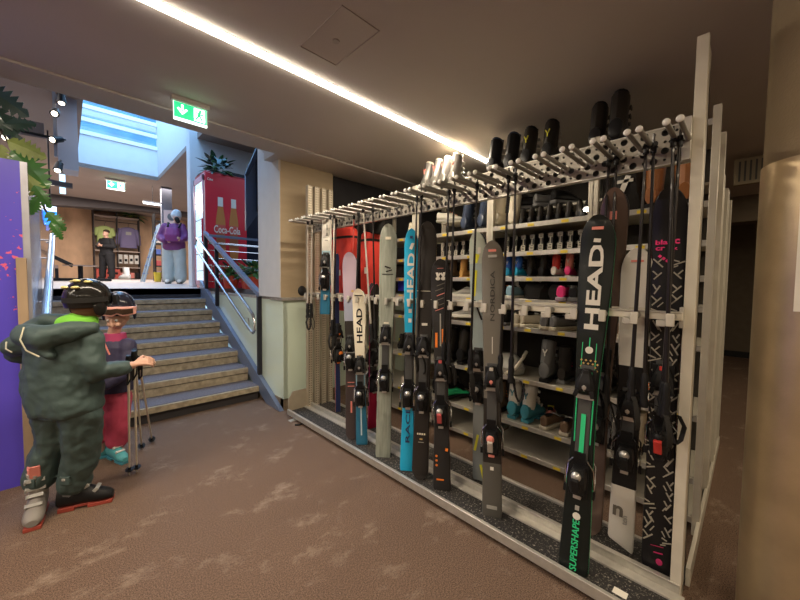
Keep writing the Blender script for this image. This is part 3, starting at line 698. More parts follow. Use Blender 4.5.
# (y, x, L, lean y, shaft, label)
PL = [(3.17,1.78,1.02,0,pwh,'pale ski pole hanging leftmost at the far end peg'), (3.12,1.80,1.02,.02,pwh,'pale ski pole hanging second from the far end of the rack'),
 (2.76,1.78,1.15,-.02,pwh,'pale ski pole hanging left of the lilac skis, left one of its pair'), (2.69,1.78,1.15,.0,pwh,'pale ski pole hanging left of the lilac skis, right one of its pair'),
 (2.42,1.85,1.12,.02,pk,'black ski pole hanging in front of the large red ski bag'), (2.30,1.80,1.15,-.10,pwh,'pale ski pole leaning at an angle beside the narrow red ski bag'),
 (2.22,1.84,1.12,-.03,pk,'black ski pole hanging left of the sage green skis'), (2.84,1.90,1.15,0,pk,'black ski pole hanging beside the child skis'),(2.58,1.92,1.1,0,prd,'dark red ski pole hanging behind the lilac skis'),
 (1.70,1.82,1.18,0,pk,'black ski pole hanging between the blue and black skis, left of two'), (1.655,1.82,1.18,0,pk,'black ski pole hanging between the blue and black skis, right of two'),
 (1.43,1.84,1.2,.0,pk,'black ski pole hanging just right of the orange marked skis, left of two'), (1.385,1.84,1.2,.0,pk,'black ski pole hanging just right of the orange marked skis, right of two'),
 (1.21,1.84,1.22,0,pk,'single thick black ski pole hanging in front of the yellow flashed skis'),
 (1.0,1.84,1.22,.0,pk,'black ski pole just right of the slim grey ski tips, left of two'), (.96,1.84,1.22,.01,pk,'black ski pole just right of the slim grey ski tips, right of two'),
 (.515,1.93,1.2,.01,pk,'black ski pole rising past the tips of the green edged skis, left of two'), (.485,1.93,1.25,.0,pk,'black ski pole rising past the tips of the green edged skis, right of two'),
 (.352,1.86,1.18,.0,pk,'black ski pole hanging across the white ski tips, left of two'), (.328,1.87,1.2,.0,pk,'black ski pole hanging across the white ski tips, right of two'),
 (.257,1.84,1.22,.0,pk,'black ski pole hanging over the wide black skis, left of two'), (.235,1.86,1.22,.0,pk,'black ski pole hanging over the wide black skis, right of two')]
for i, (y, x, L, ly, sh, lab) in enumerate(PL):
    make_pole(lab, None, L, sh, blk, (x, y, 2.12), (ly, .02, random.Random(i).uniform(-1.2,1.2)+PI/2*0), group=PG)
# ================================================================== SHELVING
def shelving(label, x0, x1, ya, yb, top, levels, loc_tags=True, back=True):
    t = thing('shelving_unit', label, 'shelving', (x0, ya, 0), group='open metal shelving bays behind the ski rack')
    for (x, y) in ((x0,ya),(x0,yb),(x1,ya),(x1,yb)):
        w = MB(); w.bb((x-x0-.015,y-ya-.015 if y==ya else y-ya-.02,0), (x-x0+.025,y-ya+.02 if y==ya else y-ya+.015,top), post_m); w.build('upright', t, bevel=.002)
    sm = None
    for z in levels:
        if sm is None:
            w = MB(); w.bb((.0,.01,-.022), (x1-x0,yb-ya-.01,-.004), shelf_m); w.bb((-.012,.01,-.032), (.0,yb-ya-.01,.004), alu); sm = w.build('shelf', t, bevel=.002); o = sm
        else: o = sm.copy(); COL.objects.link(o)
        o.location = (0,0,z)
    if loc_tags:
        tg = None
        for z in levels:
            for f_ in (.22,.55,.85):
                if tg is None:
                    w = MB(); w.bb((-.0145,-.025,-.026), (-.012,.025,-.006), yellow); tg = w.build('price_tag', t); o = tg
                else: o = tg.copy(); COL.objects.link(o)
                o.location = (0,f_*(yb-ya),z)
    if back:
        w = MB(); w.bb((x1-x0-.01,0,.1), (x1-x0,yb-ya,top-.05), mat('shelf_depth_shade', (.05,.045,.038), .7)); w.build('added_dark_backing', t)  # sheet added to stand for the darkness behind the open shelves
    return t
LV = [.10,.33,.70,1.11,1.335,1.51,1.71,1.93,2.38]
shelving('metal shelving bay nearest the camera, behind the white and patterned skis', 2.6, 3.08, .17, .77, 2.45, LV)
shelving('metal shelving bay between the green edged skis and the slim grey skis', 2.6, 3.08, .79, 1.56, 2.45, LV)
shelving('metal shelving bay behind the orange marked and yellow flashed skis', 2.6, 3.08, 1.58, 2.44, 2.45, LV)
shelving('metal shelving bay farthest along, behind the sage green skis', 2.6, 3.08, 2.46, 3.28, 2.45, LV, back=False)
shelving('second row of metal shelving seen end on past the near post', 3.18, 3.64, .17, 1.22, 2.2, [.1,.5,.9,1.3,1.7,2.1], False)
shelving('third row of metal shelving seen end on past the near post', 3.80, 4.26, .17, 1.22, 2.22, [.1,.5,.9,1.3,1.7,2.1], False)
w = MB(); w.bb((2.12,.15,0), (3.1,.168,.09), post_m); w.bb((3.1,.15,0), (4.3,.168,.07), post_m); o = w.build('floor_beam', bevel=.002); tag(o, 'white floor beam joining the ends of the rack and shelving rows', 'beam')

# ------------------------------------------------------------------ boots and shoes
def ring(c, rx, ry, n=12, tilt=0., sq=1.):
    out = []
    for k in range(n):
        a = 2*PI*k/n; x = rx*math.copysign(abs(math.cos(a))**sq, math.cos(a)); y = ry*math.copysign(abs(math.sin(a))**sq, math.sin(a))
        out.append((c[0]+x, c[1]+y, c[2]+x*tilt))
    return out
def boot_parts(shell, cuff, sole, buck, liner, accent=None):
    P = []
    w = MB(); w.box((.10,0,.012), (.13,.078,.024), sole); w.box((-.075,0,.014), (.085,.07,.028), sole); w.box((.01,0,.022), (.10,.055,.018), sole); P.append(('sole', w, .004))
    w = MB(); R = []
    w.loft([[(.16,y*.30,.03+z*.02) for y, z in ((-.1,0),(.1,0),(.1,1),(-.1,1))]], shell, caps=False) if False else None
    prof = [(-.128,.026,.04,.10),(-.12,.038,.028,.15),(-.06,.044,.022,.18),(-.01,.045,.022,.175),(.04,.047,.022,.145),(.08,.050,.022,.118),(.12,.049,.022,.10),(.15,.042,.022,.085),(.166,.028,.026,.066)]
    rs = []
    for x, hw_, zb, zt in prof:
        rs.append([(x, hw_*math.cos(a), zb+(zt-zb)*(.5+.5*math.sin(a)) if True else 0) for a in [2*PI*k/12 for k in range(12)]])
    w.loft(rs, shell); P.append(('shell', w, 0))
    w = MB(); w.loft([ring((-.055,0,.10),.062,.044,tilt=-.1), ring((-.05,0,.15),.066,.048,tilt=-.1), ring((-.042,0,.20),.062,.048,tilt=-.15), ring((-.03,0,.26),.060,.050,tilt=-.2), ring((-.022,0,.295),.060,.050,tilt=-.35)], cuff)
    if accent:
        w.box((-.106,-.009,.232), (.008,.006,.03), accent, rot=(.45,0,0)); w.box((-.106,.009,.232), (.008,.006,.03), accent, rot=(-.45,0,0)); w.box((-.108,0,.208), (.008,.007,.026), accent)
    P.append(('cuff', w, 0))
    w = MB(); w.loft([ring((-.022,0,.28),.052,.043,tilt=-.3), ring((-.015,0,.32),.052,.043,tilt=-.3), ring((-.012,0,.325),.040,.032,tilt=-.3)], liner); w.box((.035,0,.30), (.012,.05,.08), liner, rot=(0,.25,0)); P.append(('liner', w, .003))
    for (x, y, z, r) in ((.085,.0,.118,.45),(.038,.0,.155,.75),(.016,0,.19,1.45),(.026,0,.245,1.42)):
        w = MB(); w.box((x,y,z), (.022,.085 if r > 1 else .07,.010), buck, rot=(0,r,0)); w.box((x-.005,-.046 if r > 1 else -.038,z-.004), (.03,.008,.022), buck, rot=(0,r-1.2,0)); P.append(('buckle', w, .002))
    return P
def sneaker_parts(up, sole, lace):
    P = []
    def outl(s, z0, z1, m, w):
        pts = [(-.13,.018),(-.12,.032),(-.06,.036),(0,.036),(.06,.045),(.11,.042),(.14,.026),(.15,.008)]
        poly = [(x*s,y) for x, y in pts] + [(x*s,-y) for x, y in reversed(pts)]
        w.prism(poly, 2, z0, z1, m)
    w = MB(); outl(1.0, 0, .026, sole, w); P.append(('sole', w, .006))
    w = MB(); rs = []
    for x, hw_, zt in ((-.125,.022,.085),(-.115,.032,.10),(-.07,.034,.092),(-.02,.033,.095),(.02,.036,.085),(.06,.041,.06),(.10,.040,.046),(.13,.030,.038),(.145,.012,.03)):
        rs.append([(x, hw_*math.cos(a)*(1 if math.sin(a) < 0 else .85), .02+(zt-.02)*(.5+.5*math.sin(a))) for a in [2*PI*k/12 for k in range(12)]])
    w.loft(rs, up); w.ell((-.06,0,.092), (.05,.022,.008), blk); P.append(('upper', w, 0))
    w = MB()
    for k in range(4): w.box((.0+.02*k,0,.096-.011*k), (.006,.045,.006), lace, rot=(0,.5,0))
    P.append(('laces', w, 0)); return P
def tall_boot_parts(up, sole, lace):
    P = []
    w = MB(); w.prism([(-.13,.03),(-.06,.04),(0,.038),(.08,.047),(.13,.038),(.15,0),(.13,-.038),(.08,-.047),(0,-.038),(-.06,-.04),(-.13,-.03)], 2, 0, .03, sole); P.append(('sole', w, .005))
    w = MB(); rs = []
    for x, hw_, zt in ((-.125,.03,.13),(-.06,.042,.16),(0,.042,.15),(.05,.046,.11),(.10,.044,.085),(.135,.03,.06),(.148,.012,.045)):
        rs.append([(x, hw_*math.cos(a), .025+(zt-.025)*(.5+.5*math.sin(a))) for a in [2*PI*k/12 for k in range(12)]])
    w.loft(rs, up); w.loft([ring((-.055,0,.10),.068,.045), ring((-.05,0,.18),.066,.050), ring((-.04,0,.26),.068,.054), ring((-.035,0,.29),.066,.052), ring((-.035,0,.292),.05,.038)], up); P.append(('upper', w, 0))
    w = MB()
    for k in range(6): w.box((.05-.009*k if k < 3 else .024,0,.12+.028*k), (.01,.05,.008), lace, rot=(0,.8 if k < 2 else 1.3,0))
    P.append(('laces', w, 0)); return P
_pr = {}
def put(kind, key, parts, name, label, cat, loc, rot=(0,0,PI), sc=1., group=None):
    t = thing(name, label, cat, loc, rot, group); t.scale = (sc,sc,sc)
    if key not in _pr:
        _pr[key] = [(n, w.build(n, t, bevel=b)) for n, w, b in parts()]
        return t
    for n, o in _pr[key]:
        c = o.copy(); COL.objects.link(c); c.parent = t
    return t
def pc(*c): return pm(c, .4)
cBeige = pm((.55,.49,.38), .7); cBrown = pm((.16,.10,.06), .6); cTan = pm((.60,.33,.10), .6); cNv = pm((.035,.05,.09), .3, coat=.4)
cSil = pm((.50,.48,.44), .3, .4); cTl = pm((.06,.28,.36), .35, coat=.3); cG2 = pm((.14,.14,.14), .4, coat=.2); cLeather = pm((.34,.13,.04), .5)
def B_(k):
    D = {'black': (blk,cDk,blk,dgrey,blk,None), 'blackwhite': (blk,cDk,cLg,silv,blk,cYe), 'silver': (pm((.22,.21,.19),.35,.5),pm((.17,.16,.15),.35,.4),blk,silv,cBeige,cSalm), 'navy': (cNv,cNv,blk,silv,blk,None), 'cream': (cCream,cCream,cLg,cDk,cBeige,None),
         'teal': (cTl,cWh,cTl,cWh,cWh,cTl), 'grey': (cG2,cG2,blk,silv,blk,cWh), 'blue': (cCy,cBlue,cWh,silv,blk,cWh), 'pink': (cPink,cSalm,cWh,silv,blk,cWh), 'white': (cWh,cRed,blk,silv,blk,None), 'soles': (blk,blk,dgrey,cLg,blk,None),
         'bluetop': (blk,blk,blk,silv,cNv,None)}
    return lambda: boot_parts(*D[k])
def boot(k, label, x, y, z, yaw=180, sc=1., group=None):
    yaw -= 180; return put('b', 'b'+k, B_(k), 'ski_boot', label, 'ski boot', (x,y,z), (0,0,math.radians(yaw)), sc, group)
def shoe(k, cols, label, x, y, z, yaw=180, sc=1., group=None):
    yaw -= 180 if k not in ('gslip','white2','whor') else 0; return put('s', 's'+k, lambda: sneaker_parts(*cols), 'sneaker', label, 'shoe', (x,y,z), (0,0,math.radians(yaw)), sc, group)
def tall(k, cols, label, x, y, z, yaw=180, sc=1., group=None):
    yaw -= 180; return put('t', 't'+k, lambda: tall_boot_parts(*cols), 'winter_boot', label, 'boot', (x,y,z), (0,0,math.radians(yaw)), sc, group)
OR = ['first','second','third','fourth','fifth','sixth','seventh','eighth','ninth','tenth','eleventh','twelfth']
z = .33
boot('teal', 'white and teal ski boot on the bottom shelf, left of the pair', 2.76, 1.372, z, 185); boot('teal', 'white and teal ski boot on the bottom shelf, right of the pair', 2.76, 1.235, z, 175)
shoe('brown', (cBrown,cBeige,cLg), 'brown walking shoe on the bottom shelf beside the green edged skis, left one', 2.76, 1.065, z, 170, 1.1); shoe('brown', (cBrown,cBeige,cLg), 'brown walking shoe on the bottom shelf beside the green edged skis, right one', 2.76, .945, z, 185, 1.1)
tall('orange', (cBrown,blk,cOr), 'dark boot with brown cuff on the bottom shelf left of the teal boots', 2.78, 1.52, z, 180, .95)
shoe('redor', (cSalm,cCream,cYe), 'orange and cream shoe on the bottom shelf right of the white and teal boots', 2.90, 1.14, z, 200, 1.1)
shoe('green', (cGr,blk,blk), 'bright green and black shoe on the bottom shelf behind the orange marked skis', 2.72, 1.98, z+.02, 160, 1.05)
boot('black', 'black ski boot on the bottom shelf behind the bright blue skis', 2.80, 2.22, z, 180); boot('black', 'black ski boot on the bottom shelf behind the wide black skis with tan sidewalls', 2.80, 2.08, z, 180)
shoe('cream2', (cCream,cLg,cBrown), 'cream shoe on the bottom shelf seen between the blue and sage skis', 2.74, 2.62, z, 180, 1.1)
boot('grey', 'dark shelf boot on the bottom shelf seen right of the green edged skis', 2.76, .62, z, 180)
tall('sand', (cBeige,blk,blk), 'sand coloured boot on the bottom shelf behind the white ski bindings', 2.76, .50, z, 180)
z = .70
boot('grey', 'grey ski boot with yellow band on the second shelf, left of the green edged skis', 2.74, 1.095, z, 182, 1.05)
tall('pinkb', (cDk,cG2,cPink), 'dark boot with pink laces next to the grey ski boot', 2.80, .985, z, 180, .95)
boot('black', 'black ski boot on the second shelf seen just right of the orange marked skis', 2.74, 2.02, z); boot('black', 'black ski boot on the second shelf seen between the orange and slim grey skis', 2.74, 1.88, z)
boot('blackwhite', 'black ski boot on the second shelf seen left of the yellow flashed skis', 2.74, 1.72, z)
boot('blackwhite', 'black and white ski boot on the second shelf right of the green edged skis', 2.74, .70, z); boot('black', 'black ski boot on the second shelf below the white ski tips', 2.74, .56, z)
shoe('whor', (cWh,cSalm,cOr), 'white shoe with orange tongue on the second shelf beside the patterned black skis', 2.70, .44, z+.02, 200)
# grey wedge shaped bag
t = thing('helmet_bag', 'grey and white rounded bag lying on the second shelf right of the slim grey skis', 'bag', (2.72,1.43,.705))
w = MB(); w.loft([ring((0,0,0),.09,.13), ring((0,0,.05),.10,.14), ring((.02,.02,.11),.08,.11), ring((.04,.03,.15),.04,.06)], cLg); w.build('body', t)
w = MB(); w.tube([(-.1,-.02,.0),(-.09,-.1,.06),(-.02,-.13,.14),(.06,-.12,.18)], .014, cCream); w.build('piping', t)
z = 1.11
shoe('beige', (cBeige,cCream,cWh), 'beige sneaker on the third shelf below the middle rail, left one of the pair', 2.72, 1.325, z, 182, 1.15); shoe('beige', (cBeige,cCream,cWh), 'beige sneaker on the third shelf below the middle rail, right one of the pair', 2.72, 1.205, z, 150, 1.15)
shoe('darkg', (cG2,cBeige,cLg), 'dark grey sneaker on the third shelf, left one of the pair', 2.72, 1.10, z, 185, 1.15); shoe('darkg', (cG2,cBeige,cLg), 'dark grey sneaker on the third shelf beside the green edged skis, right one', 2.72, .98, z, 160, 1.15)
shoe('blk', (blk,cG2,blk), 'black sneaker on the third shelf just right of the slim grey skis', 2.72, 1.43, z, 180, 1.1)
shoe('gslip', (cLg,cWh,blk), 'pale grey sneaker on the third shelf seen between the orange and slim grey skis', 2.70, 1.84, z+.03, 120, 1.15)
shoe('white', (cWh,cLg,cLg), 'white sneaker on the third shelf behind the black skis with tan sidewalls', 2.70, 2.12, z, 180)
shoe('brown', (cBrown,cBeige,cLg), 'brown shoe on the third shelf between the brown mirrored and white skis', 2.72, .60, z, 180)
z = 1.335
def bag(name, label, cat, x, y, z, d, m, lump=.02, strap=None):
    t = thing(name, label, cat, (x,y,z)); w = MB(); dx, dy, dz = d; rnd = random.Random(hash(label) % 97 if False else len(label)); rs = []
    for k, (s_, zz) in enumerate(((.80,0),(.98,.08),(1,.35),(.97,.6),(.85,.85),(.6,1))):
        rs.append([(p[0]+rnd.uniform(-lump,lump)*.5, p[1]+rnd.uniform(-lump,lump)*.5, p[2]) for p in ring((0,0,zz*dz), dx/2*s_, dy/2*s_, 16, sq=.6)])
    w.loft(rs, m); w.build('body', t)
    if strap:
        w = MB(); w.tube([(-dx*.3,-dy*.2,dz*.95),(-dx*.35,0,dz*1.12),(-dx*.3,dy*.2,dz*.95)], .008, strap); w.build('handle', t)
    return t
bag('black_bag', 'black soft bag on the shelf just above the middle rail, left of two', 'bag', 2.76, 1.20, z, (.26,.20,.145), blk_m, .03, cLg)
bag('black_bag', 'black soft bag on the shelf just above the middle rail, right of two', 'bag', 2.76, 1.02, z, (.26,.15,.14), blk_m, .03)
shoe('pinks', (cPink,cLil,cWh), 'pink shoe just above the middle rail beside the green edged skis', 2.70, .965, z, 180, 1.15)
shoe('blk', (blk,cG2,blk), 'black shoe just above the middle rail touching the green edged skis', 2.70, .88, z, 180, 1.15)
shoe('orblk', (blk,cWh,cOr), 'black shoe with orange flash above the rail, right of the slim grey skis', 2.70, 1.46, z, 170, 1.1); shoe('lbs', (cLb,cWh,cWh), 'pale blue shoe above the middle rail, left of the black bags', 2.70, 1.37, z, 180, 1.1)
shoe('white', (cWh,cLg,cLg), 'white sneaker above the middle rail beside the orange marked skis, left one', 2.68, 2.06, z, 180); shoe('white2', (cLg,cWh,blk), 'grey and white sneaker above the middle rail left of the yellow flashed skis', 2.68, 1.86, z, 110)
shoe('beige', (cBeige,cCream,cWh), 'beige shoe above the middle rail between the brown mirrored and white skis', 2.70, .60, z, 150)
z = 1.51
for k, (ky, y) in enumerate((('blue',1.46),('blue',1.365),('black',1.265),('black',1.155),('white',1.06),('pink',.965),('black',.87))):
    boot(ky, '%s ski boot at face height, %s right of the slim grey skis' % ({'blue':'blue','black':'black','white':'white and red','pink':'pink'}[ky], OR[k]), 2.74, y, z, 180+random.Random(k).uniform(-8,8), .56, 'small ski boots on the shelf at face height')
tall('tan', (cTan,cTan,cBrown), 'orange tan boot on the shelf left of the yellow flashed skis, left one', 2.72, 1.90, z, 180, .60); tall('tan', (cTan,cTan,cBrown), 'orange tan boot on the shelf left of the yellow flashed skis, right one', 2.72, 1.79, z, 180, .60)
tall('dk', (cBrown,blk,blk), 'dark brown boot on the shelf left of the orange tan boots', 2.72, 2.02, z, 180, .60)
w = MB(); w.bb((0,0,0), (.2,.13,.14), pm((.42,.52,.22),.5)); w.bb((-.002,.03,.05), (0,.1,.1), cWh); o = w.build('shoe_box', bevel=.004); o.location = (2.63,.47,1.51); tag(o, 'pale green box on the shelf beside the white ski tips', 'box')
bag('black_bag', 'dark clump of gloves on the face height shelf behind the sage and blue skis', 'gloves', 2.74, 2.75, z, (.26,.30,.15), blk_m, .04)
# tagged boot soles facing out, two tiers
z = 1.71
for k in range(9):
    y = 1.47-.073*k; TAGGED = True
    t = boot('soles', 'rental boot with pale tagged sole outward, %s from the left' % OR[k], 2.66, y, z+.018, 0, .5, 'rental boots lying soles outward'); t.rotation_euler = (0,PI/2+.12,0) if k % 2 else (0,PI/2+.04,0); t.location.z = z+.09; t.location.x = 2.70
for k in range(4):
    y = 2.16-.08*k
    t = boot('soles', 'tagged boot sole left of the yellow flashed skis, %s in its row' % OR[k], 2.70, y, z+.09, 0, .5, 'rental boots lying soles outward'); t.rotation_euler = (0,PI/2+.08,0)
z = 1.93
boot('navy', 'glossy navy ski boot on the high shelf below the perforated panel, left one', 2.74, 1.87, z, 180, .93); boot('navy', 'glossy navy ski boot on the high shelf below the perforated panel, right one', 2.74, 1.69, z, 180, .93)
boot('cream', 'cream ski boot on the high shelf below the perforated panel, left one', 2.74, 1.545, z, 178, .95); boot('cream', 'cream ski boot on the high shelf below the perforated panel, right one', 2.76, 1.42, z, 184, .90)
for k in range(7): boot('black', 'small black boot on the high shelf, %s from the cream pair' % OR[k], 2.72, 1.335-.072*k, z, 180, .42, 'small black boots on the high shelf')
boot('black', 'tall black ski boot on the high shelf right of the green edged ski tips', 2.74, .70, z, 180, 1.)
tall('leather', (cLeather,blk,cBrown), 'orange brown leather boot high beside the near post, left one', 2.72, .45, z, 175, 1.0); tall('leather', (cLeather,blk,cBrown), 'orange brown leather boot high beside the near post, right one', 2.72, .31, z, 185, 1.0)
t = bag('backpack', 'black backpack with white cross mark high on the shelf behind the ski poles', 'backpack', 2.70, .60, z+.0, (.22,.20,.30), blk_m, .02)
w = MB(); w.box((-.118,.0,.16), (.004,.03,.13), cWh, rot=(.35,0,0)); w.box((-.118,-.005,.19), (.004,.09,.02), cWh); w.build('white_mark', t)
for k, (c_, y) in enumerate(((('sil',(cWh,cLg,cSalm)),2.20),(('blk',(blk,cG2,blk)),1.30),(('dkl',(cG2,cG2,blk)),1.18),(('blk',(blk,cG2,blk)),1.05))):
    shoe(c_[0], c_[1], ['pale shoe with pink lining tucked under the perforated panel','black shoe wedged under the perforated panel, left of three','dark grey shoe wedged under the perforated panel, middle of three','black shoe wedged under the perforated panel, right of three'][k], 2.86, y, 2.085, 120+10*k, 1.1)
w = MB(); w.bb((2.80,.18,2.065), (3.06,2.27,2.083), shelf_m); o = w.build('narrow_shelf', bevel=.002); tag(o, 'narrow pale shelf board tucked in just below the perforated panel', 'shelf')
z = 2.38
for k, y in enumerate((2.40,2.27,2.16,2.045)): boot('silver', 'silver ski boot on top of the shelving, %s from the left' % OR[k], 2.78, y, z, 180, 1.0, 'silver boots on top of the shelving')
for k, y in enumerate((1.62,1.46,1.31,1.14)): boot('bluetop' if k < 2 else 'blackwhite', '%s ski boot on top of the shelving, %s of the dark four' % ('black and navy' if k < 2 else 'black', OR[k]), 2.78, y, z, 180, 1.05, 'dark boots on top of the shelving')
boot('black', 'black ski boot highest on the shelving nearest the post, left one', 2.76, .80, z, 180, 1.05); boot('black', 'black ski boot highest on the shelving nearest the post, right one', 2.74, .67, z, 180, 1.12)
sm_ = None
for t in [o for o in bpy.data.objects if o.get('group') == 'rental boots lying soles outward']:
    if sm_ is None:
        w = MB()
        for x, l in ((.10,.09),(-.075,.06)):
            w.box((x,0,-.003), (l,.07,.006), pm((.62,.58,.48),.6))
            for q in (-.3,0,.25): w.box((x+q*l,.004*q,-.0065), (l*.12,.045,.002), blk)
        w.box((.01,0,-.003), (.12,.012,.004), pm((.62,.58,.48),.6))
        sm_ = w.build('size_tag', t)
    else:
        c = sm_.copy(); COL.objects.link(c); c.parent = t
# far bay odds and ends
for k, (ky, y, zz) in enumerate((('cream',2.62,1.93),('blackwhite',2.45,1.51),('black',2.60,1.51),('black',2.45,1.11),('white',2.60,1.11),('blackwhite',2.75,.70),('silver',2.60,.70),('black',2.45,.70))):
    boot(ky, ['cream ski boot high in the farthest bay beside the sage skis','black and white ski boot at face height in the farthest bay','black ski boot at face height in the farthest bay','black ski boot level with the rail hooks in the farthest bay','white and red ski boot level with the rail hooks in the farthest bay','black ski boot low behind the sage skis','silver ski boot low behind the bright blue skis','black ski boot low behind the bright blue skis'][k], 2.74, y, zz, 180, .55)
w = MB(); w.bb((0,0,0), (.2,.14,.12), pm((.02,.03,.45),.4)); w.bb((-.002,-.03,.0), (.1,.0,.07), pm((.02,.03,.45),.4)); o = w.build('blue_box', bevel=.004); o.location = (2.64,2.60,1.37); tag(o, 'deep blue box in the farthest bay left of the bright blue skis', 'box')
# red ski bags
def redbag(label, y0, y1, z0, z1, x):
    t = thing('ski_bag', label, 'ski bag', (x,(y0+y1)/2,z0)); hw_ = (y1-y0)/2; h = z1-z0; w = MB(); rs = []
    for u, s_ in ((0,.55),(.03,.8),(.12,.95),(.5,1),(.85,1),(.95,.92),(1,.6)):
        rs.append([p for p in ring((0,0,u*h), .09*s_, hw_*s_, 16, sq=.7)])
    w.loft(rs, mat('red_bag_cloth', (.62,.045,.03), .55, var=.15, vscale=9, bump=.3, bscale=14)); w.build('body', t)
    for u in (.86,):
        w = MB(); w.loft([ring((0,0,u*h-.012), .093, hw_*1.02, 16, sq=.7), ring((0,0,u*h+.012), .093, hw_*1.02, 16, sq=.7)], blk_m); w.build('strap', t)
    w = MB(); w.tube([(0,-hw_*.3,h*.98),(0,-hw_*.2,h+.06),(0,hw_*.2,h+.06),(0,hw_*.3,h*.98)], .01, blk_m); w.build('handle', t)
    w = MB(); w.box((-.088,-hw_*.3,h*.45), (.006,.03,.06), cWh); w.build('label_patch', t)
redbag('large red ski bag with black strap hanging at the far end behind the rack', 2.92, 3.36, 1.15, 2.06, 2.19)
redbag('narrow red ski bag hanging left of the sage green skis', 2.57, 2.76, 1.25, 1.97, 2.19)
t = thing('dark_jacket', 'dark bundle of clothing hanging above the narrow red ski bag', 'jacket', (2.19,2.62,1.93))
w = MB(); w.loft([ring((0,0,0),.06,.10,16), ring((0,.02,.08),.09,.15,16), ring((0,0,.16),.08,.13,16), ring((0,-.02,.22),.03,.05,16)], blk_m); w.build('body', t)
w = MB(); w.bb((2.17,2.45,2.12), (2.21,3.38,2.135), alu); w.bb((1.95,3.36,2.1), (2.21,3.38,2.13), alu); w.bb((1.95,2.45,2.1), (2.21,2.47,2.13), alu); rp(w, 'rear_hanging_bar')
# ================================================================== PEOPLE
def frame(x, y, ang):   # local X = right in picture, Y = away, Z up ; ang rotates about Z
    return Matrix.Translation((x,y,0)) @ Matrix.Rotation(ang, 4, 'Z')
class Blob:
    """rounded solids that are fused into one skin by a voxel remesh"""
    def __init__(s): s.mb = MB(); s.m = None
    def cap(s, a, b, r0, r1=None, flat=1., M=None):
        r1 = r0 if r1 is None else r1; a = V(a); b = V(b); d = (b-a); L = d.length; t = d.normalized()
        up = V((0,0,1)) if abs(t.z) < .9 else V((0,1,0)); u_ = t.cross(up).normalized(); v_ = u_.cross(t).normalized()
        rings = []; n = 14
        for k in range(5):
            q = -PI/2+PI/2*k/4 if k < 4 else 0; c = max(math.cos(q), .05); rings.append((a+t*(r0*math.sin(q)), r0*c))
        for k in range(5):
            q = PI/2*k/4; rings.append((b+t*(r1*math.sin(q)), r1*max(math.cos(q), .05)))
        s.mb.loft([[p + (u_*math.cos(2*PI*j/n) + v_*math.sin(2*PI*j/n)*flat)*r for j in range(n)] for p, r in rings], s.m, M); return s
    def chain(s, pts, rs):
        for i in range(len(pts)-1): s.cap(pts[i], pts[i+1], rs[i], rs[i+1])
        return s
    def ell(s, c, rad, rot=None): s.mb.ell(c, rad, s.m, n=20, k=14, rot=rot); return s
    def torso(s, secs):     # (z, cx, cy, rx, ry)
        s.mb.loft([[ (cx+rx*math.copysign(abs(math.cos(a))**.85,math.cos(a)), cy+ry*math.copysign(abs(math.sin(a))**.85,math.sin(a)), z+ (0)) for a in [2*PI*k/24 for k in range(24)]] for z, cx, cy, rx, ry in secs], s.m); return s
    def build(s, name, m, parent, voxel=.009, smooth=6, fold=0., fs=8.):
        s.mb.mats = [m]; s.mb.m = [0]*len(s.mb.m)
        o = s.mb.build(name, parent, smooth=False)
        r = o.modifiers.new('r', 'REMESH'); r.mode = 'VOXEL'; r.voxel_size = voxel; r.use_smooth_shade = True
        sm = o.modifiers.new('s', 'SMOOTH'); sm.iterations = smooth; sm.factor = .5
        if fold:
            tx = bpy.data.textures.get('folds%g' % fs) or bpy.data.textures.new('folds%g' % fs, 'CLOUDS'); tx.noise_scale = 1/fs; tx.noise_depth = 2
            d = o.modifiers.new('d', 'DISPLACE'); d.texture = tx; d.strength = fold; d.mid_level = .5; d.texture_coords = 'LOCAL'
        return o
def blob(): return Blob()
skin = mat('skin', (.62,.36,.26), .5, var=.06, vscale=8)
def hand(B, wrist, dirv, palm_n, s=1., curl=.6, side=1):
    """palm plus five separate fingers; dirv = towards the finger tips, palm_n = where the palm faces, side = thumb side"""
    d = V(dirv).normalized(); n = V(palm_n).normalized(); n = (n-d*n.dot(d)).normalized(); w_ = d.cross(n)*side
    o = V(wrist); pc_ = o+d*.045*s
    for k in (-1, 0, 1): B.cap(o+d*.012*s+w_*.012*k*s, o+d*.07*s+w_*.022*k*s, .013*s, .0115*s)
    for k, L in enumerate((.062,.070,.066,.050)):
        b = o+d*.075*s+w_*(.029-.0195*k)*s; p = b; dd = d.copy(); l = L*s/3
        for j in range(3):
            dd = (dd*math.cos(curl)+n*math.sin(curl)).normalized(); q = p+dd*l*(1.15-.15*j); B.cap(p, q, (.0085-.0008*j)*s, (.0078-.0008*j)*s); p = q
    b = o+d*.025*s+w_*.026*s; m1 = b+(d*.6+w_*.7+n*.3).normalized()*.035*s; m2 = m1+(d*.7+n*.7-w_*.1).normalized()*.03*s
    B.cap(b, m1, .012*s, .010*s); B.cap(m1, m2, .0095*s, .008*s)
